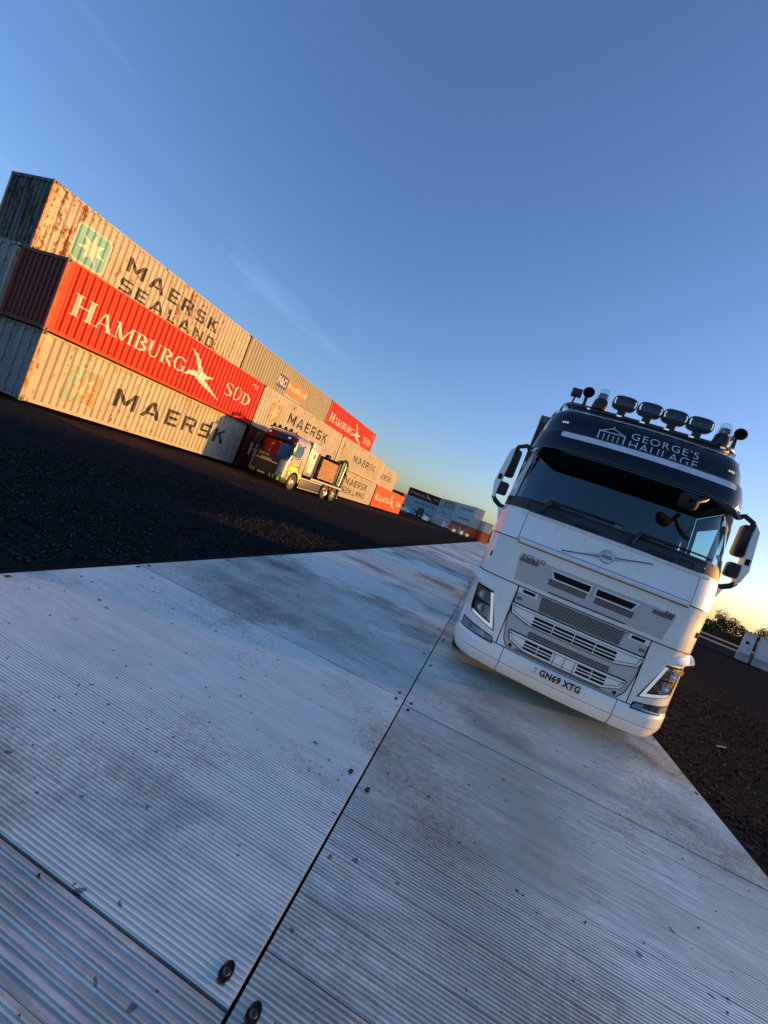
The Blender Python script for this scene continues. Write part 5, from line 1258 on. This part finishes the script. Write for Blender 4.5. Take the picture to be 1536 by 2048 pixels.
for i, (x, y, h, rx) in enumerate(hx):
    lab = 'tallest round tree of the right hand hedgerow, beside the lorry' if i == 0 else 'low hedgerow tree, %s from the tall round tree' % (['', 'one to the left', 'first to the right', 'second to the right', 'third to the right', 'fourth to the right', 'fifth to the right', 'sixth to the right', 'seventh to the right', 'two to the left', 'three to the left', 'eighth to the right', 'ninth to the right'][i])
    tree(lab, x, y, h, rx, 50+i, 1800 if i == 0 else 1200)
def hedge():
    m = MB(); rg = np.random.default_rng(8)
    for i in range(26000):
        t = rg.random(); x = 30+t*125; y = 178-t*64; z = rg.uniform(0, 4.0+.7*math.sin(t*40)+.6*math.sin(t*97)); p = Vector((x+rg.normal()*1.0, y+rg.normal()*1.2, z+GZ)); s = .32
        a = Vector(rg.normal(size=3)).normalized(); b = a.cross(Vector(rg.normal(size=3))).normalized(); m.add([p-a*s, p+b*s*.6, p+a*s, p-b*s*.6], [(0, 1, 2, 3)])
    o = m.build('hedge', 'leaf'); o['kind'] = 'stuff'; tag(o, 'dense low hedge along the road on the right horizon', 'hedge')
    m = MB()
    for i in range(16000):
        t = rg.random(); x = -260+t*300; y = 300+20*math.sin(t*9); z = rg.uniform(0, 5+2*math.sin(t*23)+1.5*math.sin(t*61)); p = Vector((x+rg.normal()*2, y+rg.normal()*4, z+GZ)); s = .7
        a = Vector(rg.normal(size=3)).normalized(); b = a.cross(Vector(rg.normal(size=3))).normalized(); m.add([p-a*s, p+b*s*.6, p+a*s, p-b*s*.6], [(0, 1, 2, 3)])
    o = m.build('far_wood', 'leaf'); o['kind'] = 'stuff'; tag(o, 'distant tree belt low on the horizon behind the stacks', 'wood')
hedge()

# ------------------------------------------------------------------ small things far down the yard
def van(label, x, y, rz, body, L_=5.2):
    t = thing('van', label, 'van', (x, y, GZ), rz)
    pr = [(0, .45), (0, .95), (.25, 1.05), (.95, 1.2), (1.6, 2.0), (1.9, 2.2), (L_-.1, 2.25), (L_, 2.1), (L_, .45)]
    MB().prism(pr, lambda a, b: (a, -.95, b), lambda a, b: (a, .95, b)).build('body', body, t)
    MB().prism([(1.02, 1.25), (1.58, 1.95), (1.62, 1.92), (1.08, 1.22)], lambda a, b: (a-.02, -.85, b), lambda a, b: (a-.02, .85, b)).build('windscreen', 'lamp_dark', t)
    for s in (-1, 1):
        MB().prism([(1.3, 1.3), (2.3, 1.3), (2.3, 1.95), (1.75, 1.95)], lambda a, b: (a, s*.952, b), lambda a, b: (a, s*.96, b)).build('side_window', 'lamp_dark', t)
        for xw in (.9, L_-1.0): wheel(t, 0, 0, 0, .34, .2, 1).matrix_local = Matrix.Translation((xw, s*.96, .34)) @ Matrix.Rotation(R(90*s), 4, 'Z')
        MB().box(-.02, .0, s*.75-.12, s*.75+.12, .8, .95).build('headlamp', 'drl', t)
    return t
van('cream van parked in front of the far blue-grey containers', -19.6, 99, R(200), 'plate', 4.8)
def pallet_box(label, x, y, rz, w_, d_, h_, endm, cat, name):
    t = thing(name, label, cat, (x, y, GZ), rz)
    MB().box(0, w_, 0, d_, .12, h_, .04).build('body', 'kerb', t); MB().box(.05, w_-.05, .05, d_-.05, 0, .118).build('skid', 'timber_dark', t)
    for k in range(3): MB().box(w_+.002, w_+.03, .1, d_-.1, .25+k*(h_-.3)/3, .2+(k+1)*(h_-.3)/3-.02).build('end_panel', endm, t)
    MB().box(-.03, w_+.03, -.03, d_+.03, h_+.003, h_+.06).build('lid', 'cabin_white', t)
    return t
pallet_box('pale grey storage unit with yellow end panels before the far stack', -16.0, 113, R(-25), 3.2, 1.5, 1.5, 'plate', 'storage unit', 'storage_unit')
DG = thing('wheel_loader', 'dark wheel loader with yellow bucket beside the cream van', 'loader', (-19.2, 112, GZ), R(-30))
MB().box(-1.2, 1.0, -.8, .8, .7, 1.5, .08).build('body', 'lamp_dark', DG); MB().prism([(-.7, 1.5), (.4, 1.5), (.25, 2.6), (-.6, 2.6)], lambda a, b: (a, -.65, b), lambda a, b: (a, .65, b)).build('cab', 'lamp_dark', DG)
MB().prism([(1.7, .15), (2.5, .1), (2.35, .35), (2.2, 1.1), (1.75, 1.0)], lambda a, b: (a, -1.0, b), lambda a, b: (a, 1.0, b)).build('bucket', 'plate', DG); MB().tube([(.8, .0, 1.2), (1.5, 0, 1.3), (1.85, 0, .7)], .12, 8).build('arm', 'plate', DG)
for xw in (-.8, .75):
    for s in (-1, 1): wheel(DG, 0, 0, 0, .55, .35, 1).matrix_local = Matrix.Translation((xw, s*.95, .55)) @ Matrix.Rotation(R(90*s), 4, 'Z')
PL = thing('lamp_post', 'thin tall pole standing before the far stack', 'pole', (-16.9, 122, GZ), 0)
MB().tube([(0, 0, 0), (0, 0, 7.6)], [.09, .05], 10).build('mast', 'satin_metal', PL, 40); MB().box(-.15, .5, -.08, .08, 7.55, 7.68, .02).build('lamp_head', 'satin_metal', PL); MB().box(-.2, .2, -.2, .2, 0, .08).build('foot', 'kerb', PL)
for i, (x, y, c_) in enumerate(((-9.5, 103, 'cabin_grey'), (-8.0, 107, 'kerb'), (-6.9, 112, 'cabin_grey'))):
    t = thing('pallet', 'wrapped pale pallet in front of the red far container, %s of three' % ('left', 'middle', 'right')[i], 'pallet', (x, y, GZ), R(-40), 'wrapped pallets'); MB().box(-.6, .6, -.5, .5, .14, .8+.2*(i % 2), .05).build('load', c_, t); MB().box(-.6, .6, -.5, .5, 0, .135).build('base', 'timber_dark', t)
MAT['splinter'] = simple('weathered_splinter', (.16, .13, .10), .9)
# pale wood splinters lying on the planings beside the lorry
for i, (x, y, a, l_) in enumerate(((3.4, 8.2, 25, .30), (4.2, 8.0, 40, .28), (3.9, 9.6, 10, .14))):
    o = MB().box(-l_/2, l_/2, -.012, .012, 0, .012, .003).build('wood_splinter', 'splinter'); o.location = (x, y, GZ+.02); o.rotation_euler[2] = R(a)
    tag(o, ('long pale wood splinter nearest the trackway edge right of the lorry', 'pale wood splinter further right on the black planings', 'short pale splinter further back on the black planings')[i], 'wood splinter')
